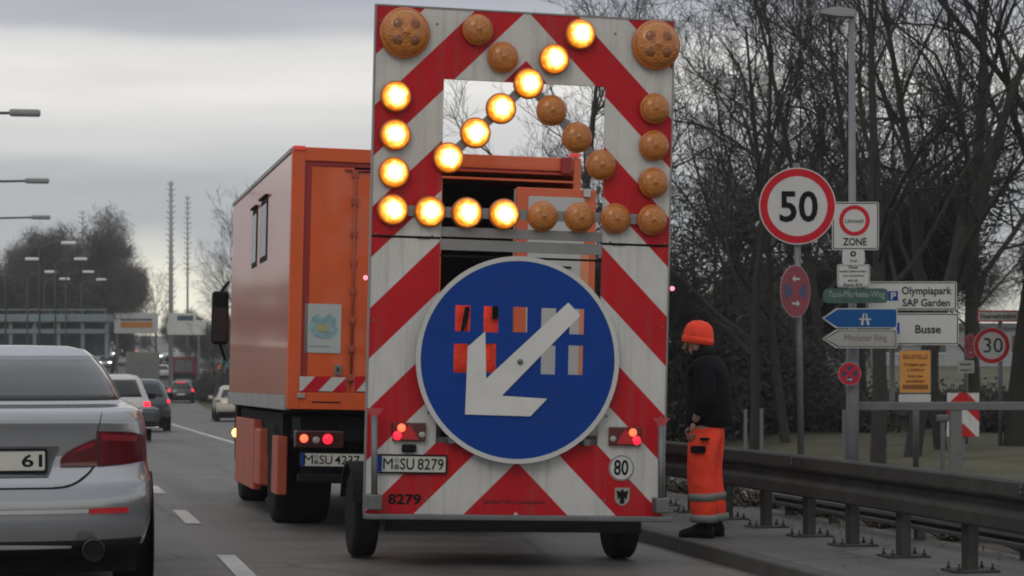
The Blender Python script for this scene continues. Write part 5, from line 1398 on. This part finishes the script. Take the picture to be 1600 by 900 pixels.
for k, (px, D, wd, ht) in enumerate([(322, 160, 2.6, 1.9), (338, 158, 3.2, 2.4), (356, 154, 3.2, 2.4), (376, 152, 3.2, 2.3)]):
    q = GX(px, D); q = W(px, HZ, D); q.z = gz(q.x, q.y)-.1
    shrub(q, wd, ht, ('dark hedge bush at the road edge left of the cream SUV', 'dark hedge bush second from the road edge', 'dark hedge bush behind the cream SUV roof', 'dark hedge bush against the orange truck')[k], HEDGE, 2600, k, 'hedge_bush', 'hedge on the far island', .12)
for k, (px, D, wd, ht, lb) in enumerate([(1068, 47, 3.4, 3.4, 'tall dark evergreen bush beside the trailer edge'), (1130, 49, 3.6, 3.7, 'tall dark evergreen bush behind the worker'), (1195, 50, 3.4, 3.0, 'tall dark evergreen bush left of the 50 sign pole'), (1240, 53, 3.0, 2.4, 'dark evergreen bush behind the 50 sign pole')]):
    shrub(GX(px, D), wd, ht, lb, LEAF, 9000, 60+k, 'evergreen_bush', 'evergreen bushes on the right bank', .06)
# low weeds along the rail
for k in range(12):
    Y_ = 15.5+k*1.55; shrub((7.1+rnd.uniform(-.1, .2), Y_, gz(5, Y_)+.1), .9, .16+.14*rnd.random(), 'low dry weeds in a long row behind the guard rail posts', DRYL, 700, 40+k, 'weed_clump', 'dry weeds behind the guard rail', .02)
for k in range(16):
    px = 1075+k*33; D = rnd.uniform(50, 60); q = GX(px, D)
    shrub(q, 3.2, rnd.uniform(1.0, 1.9) if px < 1250 else rnd.uniform(.3, .7), 'dark undergrowth bush in a row beneath the trees on the right bank', HEDGE, 2200, 80+k, 'undergrowth_bush', 'undergrowth under the right trees', .07)
# leaf litter specks on the pavement
rl = random.Random(3); vs, fs = [], []
for k in range(2600):
    X_ = 5.2+1.9*rl.random()**.6; Y_ = 12+26*rl.random(); z = gz(5, Y_)+.12+(.004 if X_ < 6.95 else -.012)
    if rl.random() > .25+.75*sstep(16.5, 19, Y_)+.4*(X_ > 6.8): continue
    a = rl.random()*6.28; s_ = .012+.018*rl.random(); b0 = len(vs)
    for q in range(4): vs.append((X_+s_*math.cos(a+q*1.57)*(1 if q % 2 else .6), Y_+s_*math.sin(a+q*1.57)*(1 if q % 2 else .6), z+.01*rl.random()))
    fs.append((b0, b0+1, b0+2, b0+3))
me = bpy.data.meshes.new('fallen_leaves'); me.from_pydata(vs, [], fs); o = link('fallen_leaves', me, mat('fallen_leaf', (.07, .045, .025), .9, var=.5, scale=9)); o['kind'] = 'stuff'; o['label'] = 'dark fallen leaves scattered on the pavement by the guard rail'; o['category'] = 'leaves'

# ------------------------------------------------------------------ far left structures
BR = mat('bridge_concrete', (.17, .21, .21), .8, var=.2, scale=.5)
DK = mat('bridge_dark_glass', (.03, .036, .04), .5, var=.3, scale=1.)  # even dark tone for the glazed band under the deck
c = W(75, 510, 165)
br = thing('footbridge', 'grey green footbridge with railings crossing behind the silver saloon roof', 'bridge', (c.x, c.y, 0), (0, 0, -TH))
xa, xb = LP(br, -60, 500)[0], LP(br, 166, 500)[0]
z = lambda y: LP(br, 100, y)[1]
b = MB(); b.box(xa, xb, 0, 3, z(503), z(491), .05); b.build('deck', BR, br)
b = MB()
k = 0
while xa+k*1.75 < xb: b.box(xa+k*1.75-.12, xa+k*1.75+.12, .3, .6, z(560), z(503)-.003); k += 1
b.build('pillar', BR, br)
b = MB(); b.box(xa, xb, .2, .5, z(521), z(514)); b.build('beam', BR, br)
b = MB(); b.box(xa, xb, 1.4, 1.6, z(555), z(504)); b.build('dark_wall', DK, br)
b = MB()
b.tube([(xa, .2, z(484)), (xb, .2, z(484))], .05, 6)
k = 0
while xa+k*.8 < xb: b.tube([(xa+k*.8, .2, z(491)), (xa+k*.8, .2, z(484))], .03, 4); k += 1
b.build('railing', BR, br)
# overhead direction signs
def overhead(name, label, px0, px1, py0, py1, D, post_px):
    q = GX((px0+px1)/2, D); t = thing(name, label, 'overhead sign', q, (0, 0, -TH)); s = D/F
    f = lambda x, y: LP(t, x, y, 0)
    a, c = f(px0, py1), f(px1, py0)
    p_ = plate('sign_panel', [rrect(a[0], c[0], a[1], c[1], .15)], 0, .08, mat('overhead_panel', (.6, .6, .56), .6, var=.08), t)
    b = MB()
    for x in post_px: u = f(x, py1)[0]; b.box(u-.1, u+.1, .1, .3, -.2, c[1])
    b.build('post', STEEL, t)
    return t, p_, f
t, p_, f = overhead('overhead_sign', 'wide grey overhead sign with an orange band, left of the tall mast', 178, 247, 489, 521, 205, (182, 243))
a, c = f(188, 512), f(238, 503); plate('orange_band', [[(a[0], a[1]), (c[0], a[1]), (c[0], c[1]), (a[0], c[1])]], -.02, .01, mat('orange_band', (.62, .22, .02), .5), p_)
a, c = f(188, 501), f(238, 498); plate('teal_line', [[(a[0], a[1]), (c[0], a[1]), (c[0], c[1]), (a[0], c[1])]], -.02, .01, mat('dark_teal', (.03, .09, .11), .5), p_)
t, p_, f = overhead('overhead_sign', 'stepped grey overhead sign with a teal patch, right of the tall mast', 261, 322, 500, 523, 198, (268, 310))
a, c = f(263, 502), f(306, 489); plate('upper_panel', [[(a[0], a[1]), (c[0], a[1]), (c[0], c[1]), (a[0], c[1])]], .002, .06, mat('overhead_panel'), p_)
a, c = f(277, 501), f(302, 493); plate('teal_patch', [[(a[0], a[1]), (c[0], a[1]), (c[0], c[1]), (a[0], c[1])]], -.005, .01, mat('dark_teal'), p_)
def mast(name, label, px, ytop, D, r0, spikes):
    q = GX(px, D); t = thing(name, label, 'mast', q, (0, 0, -TH)); zt_ = LP(t, px, ytop)[1]
    b = MB(); b.tube([(0, 0, -.2), (0, 0, zt_*.5), (0, 0, zt_)], [r0, r0*.85, r0*.6], 8); b.build('mast_pole', mat('pale_mast', (.3, .3, .29), .6), t)
    b = MB(); rn = random.Random(int(px))
    for k in range(spikes):
        zz = zt_-.3-k*.5; 
        for s_ in (-1, 1): b.tube([(0, 0, zz-.15), (s_*(.25+.2*rn.random()), rn.uniform(-.2, .2), zz+.15)], .035, 4)
    b.build('climbing_rung', CHASS, t)
mast('tall_mast', 'tall pale mast with rungs, the nearer and higher of two', 267, 283, 200, .22, 22)
mast('tall_mast', 'thinner dark mast right of the tall pale mast', 293, 305, 225, .12, 16)
mast('tall_mast', 'short thin pole rising above the far left trees', 129, 328, 230, .09, 3)
# rows of street lamps on the left
def road_lamp(px, py, D, side, label, hw_=None):
    q = W(px, py, D); rc = 3.2 if D < 110 else 1.6; gx0 = q.x+side*-rc; gzz = gz(gx0, q.y)
    t = thing('road_lamp', label, 'street lamp', (gx0, q.y, gzz), (0, 0, 0), 'road lamps on the left')
    zz = q.z-gzz; s = 1
    b = MB(); b.tube([(0, 0, -.2), (0, 0, zz-.35), (side*.35, 0, zz-.08), (side*(rc-.4), 0, zz)], [.1, .07, .05, .04] if D < 110 else [.07, .05, .04, .035], 8); b.build('lamp_pole', mat('dark_lamp_pole', (.06, .065, .065), .6), t)
    b = MB(); b.box(side*rc-.42, side*rc+.42, -.2, .2, zz-.08, zz+.1, .06); b.build('lamp_head', mat('skylit_lamp_head', (.75, .75, .72), .5) if D > 110 else mat('grey_lamp_head', (.25, .26, .26), .5), t)  # far heads whitened to paint in the sky reflecting off them
LMP = [(39, 177, 62, 'near road lamp at the left edge, highest of the heads'), (58, 283, 80, 'long armed road lamp second from the top left'), (64, 340, 100, 'road lamp arm third from the top left'),
       (107, 380, 128, 'pale lamp head at the top of the two far rows'), (50, 405, 140, 'pale lamp head leftmost in the left far row'), (126, 405, 145, 'second pale lamp head of the right far row'),
       (79, 425, 160, 'second pale lamp head of the left far row'), (138, 425, 165, 'third pale lamp head of the right far row'), (101, 436, 182, 'third pale lamp head of the left far row'), (158, 437, 188, 'fourth pale lamp head of the right far row'),
       (121, 446, 208, 'fourth pale lamp head of the left far row'), (143, 451, 232, 'fifth pale lamp head of the left far row'), (174, 447, 215, 'fifth pale lamp head of the right far row'), (192, 452, 245, 'sixth pale lamp head of the right far row'), (171, 461, 260, 'lowest pale lamp head of the far rows')]
for px, py, D, lb in LMP: road_lamp(px, py, D, 1, lb)
# teal container and orange board beyond the hedge
q = GX(372, 172); q.z = W(372, 589, 172).z-.4
t = thing('site_container', 'teal site container showing above the dark hedge', 'container', q, (0, 0, -TH)); b = MB(); b.box(-1.3, 2, 0, 2.4, 0, 1.9, .03); bb_ = b.build('container_body', TEAL, t)
b = MB(); [b.box(-1.2+.35*k, -1.12+.35*k, -.03, -.001, .1, 1.8) for k in range(9)]; b.build('rib', TEAL, bb_)
t = thing('orange_barrier_panel', 'small orange panel with pale foot left of the teal container', 'barrier', W(344, 590, 170), (0, 0, -TH))
b = MB(); b.poly([(-.28, 0, 0), (.28, 0, 0), (.24, 0, .8), (0, 0, 1.0), (-.24, 0, .8)], (0, .08, 0)); b.build('panel', mat('barrier_orange', (.8, .14, .03), .5), t)
b = MB(); b.box(-.3, .3, -.1, .2, -.4, -.001, .04); b.build('foot', CONC, t)

# ------------------------------------------------------------------ far right: park fence, pale building
q = GX(1290, 62); t = thing('park_fence', 'pale blue grey fence section beyond the grass left of the lamp mast', 'fence', q, (0, 0, -TH))
xa, xb = -1.4, 1.1
for k in range(9):
    x = xa+(xb-xa)*k/8; b = MB(); b.box(x-.02, x+.02, 0, .04, -.3, 1.05); b.build('picket', STEEL, t)
b = MB(); b.box(xa, xb, .045, .07, .1, 1.0); b.build('mesh_panel', mat('pale_fence_panel', (.22, .25, .27), .6, var=.2), t)
q = GX(1420, 120); t = thing('pale_building', 'long pale low building glimpsed between the trunks on the right', 'building', q, (0, 0, -TH))
PB = mat('pale_render', (.3, .31, .31), .8, var=.12)
b = MB(); b.box(-12, 12, 0, 8, -2, 1.9); wl = b.build('wall', PB, t)
b = MB(); b.box(-12.3, 12.3, -.3, 8.3, 1.91, 2.15); b.build('roof', mat('grey_roof', (.12, .12, .12), .8), t)
for k in range(10):
    x = -11+k*2.35; b = MB(); b.box(x, x+1.2, -.04, .0, .6, 1.5); wn = b.build('window', GLASS, t)
    b = MB(); b.box(x-.06, x+1.26, -.03, -.001, .5, .59); b.build('sill', SIGNW, wn)
# two little bollards / delineators on the bank
for px, D, lb in ((1165, 40, 'thin marker post left of the 50 sign pole'), (1190, 40, 'marker post with a round foot behind the guard rail'), (1473, 33, 'short grey post with a cap left of the chevron board')):
    q = GX(px, D); t = thing('marker_post', lb, 'marker post', q, (0, 0, -TH), 'marker posts on the bank')
    b = MB(); b.box(-.03, .03, -.03, .03, 0, .85 if px < 1400 else .75, .008); b.build('post', STEEL, t)
    b = MB(); b.lathe([(.05, 0), (.06, .03), (.05, .1), (.035, .12)], axis='z', c=(0, 0, 0), n=14) if px < 1400 else b.box(-.09, .09, -.05, .05, .72, .82, .02); b.build('foot' if px < 1400 else 'cap', STEEL, t)
# parked car roof glimpse at the right edge behind the rail
# ------------------------------------------------------------------ haze
b = MB(); b.box(-420, 420, -60, 640, -6, 34)
hz = b.build('haze', None); hz['kind'] = 'stuff'
m = bpy.data.materials.new('haze'); m.use_nodes = True; t_ = m.node_tree; t_.nodes.clear()
o_ = N(t_, 'ShaderNodeOutputMaterial'); pv = N(t_, 'ShaderNodeVolumePrincipled'); pv.inputs['Density'].default_value = .00055; pv.inputs['Color'].default_value = (.92, .94, .96, 1); pv.inputs['Anisotropy'].default_value = .2
t_.links.new(pv.outputs[0], o_.inputs['Volume']); hz.data.materials.append(m)
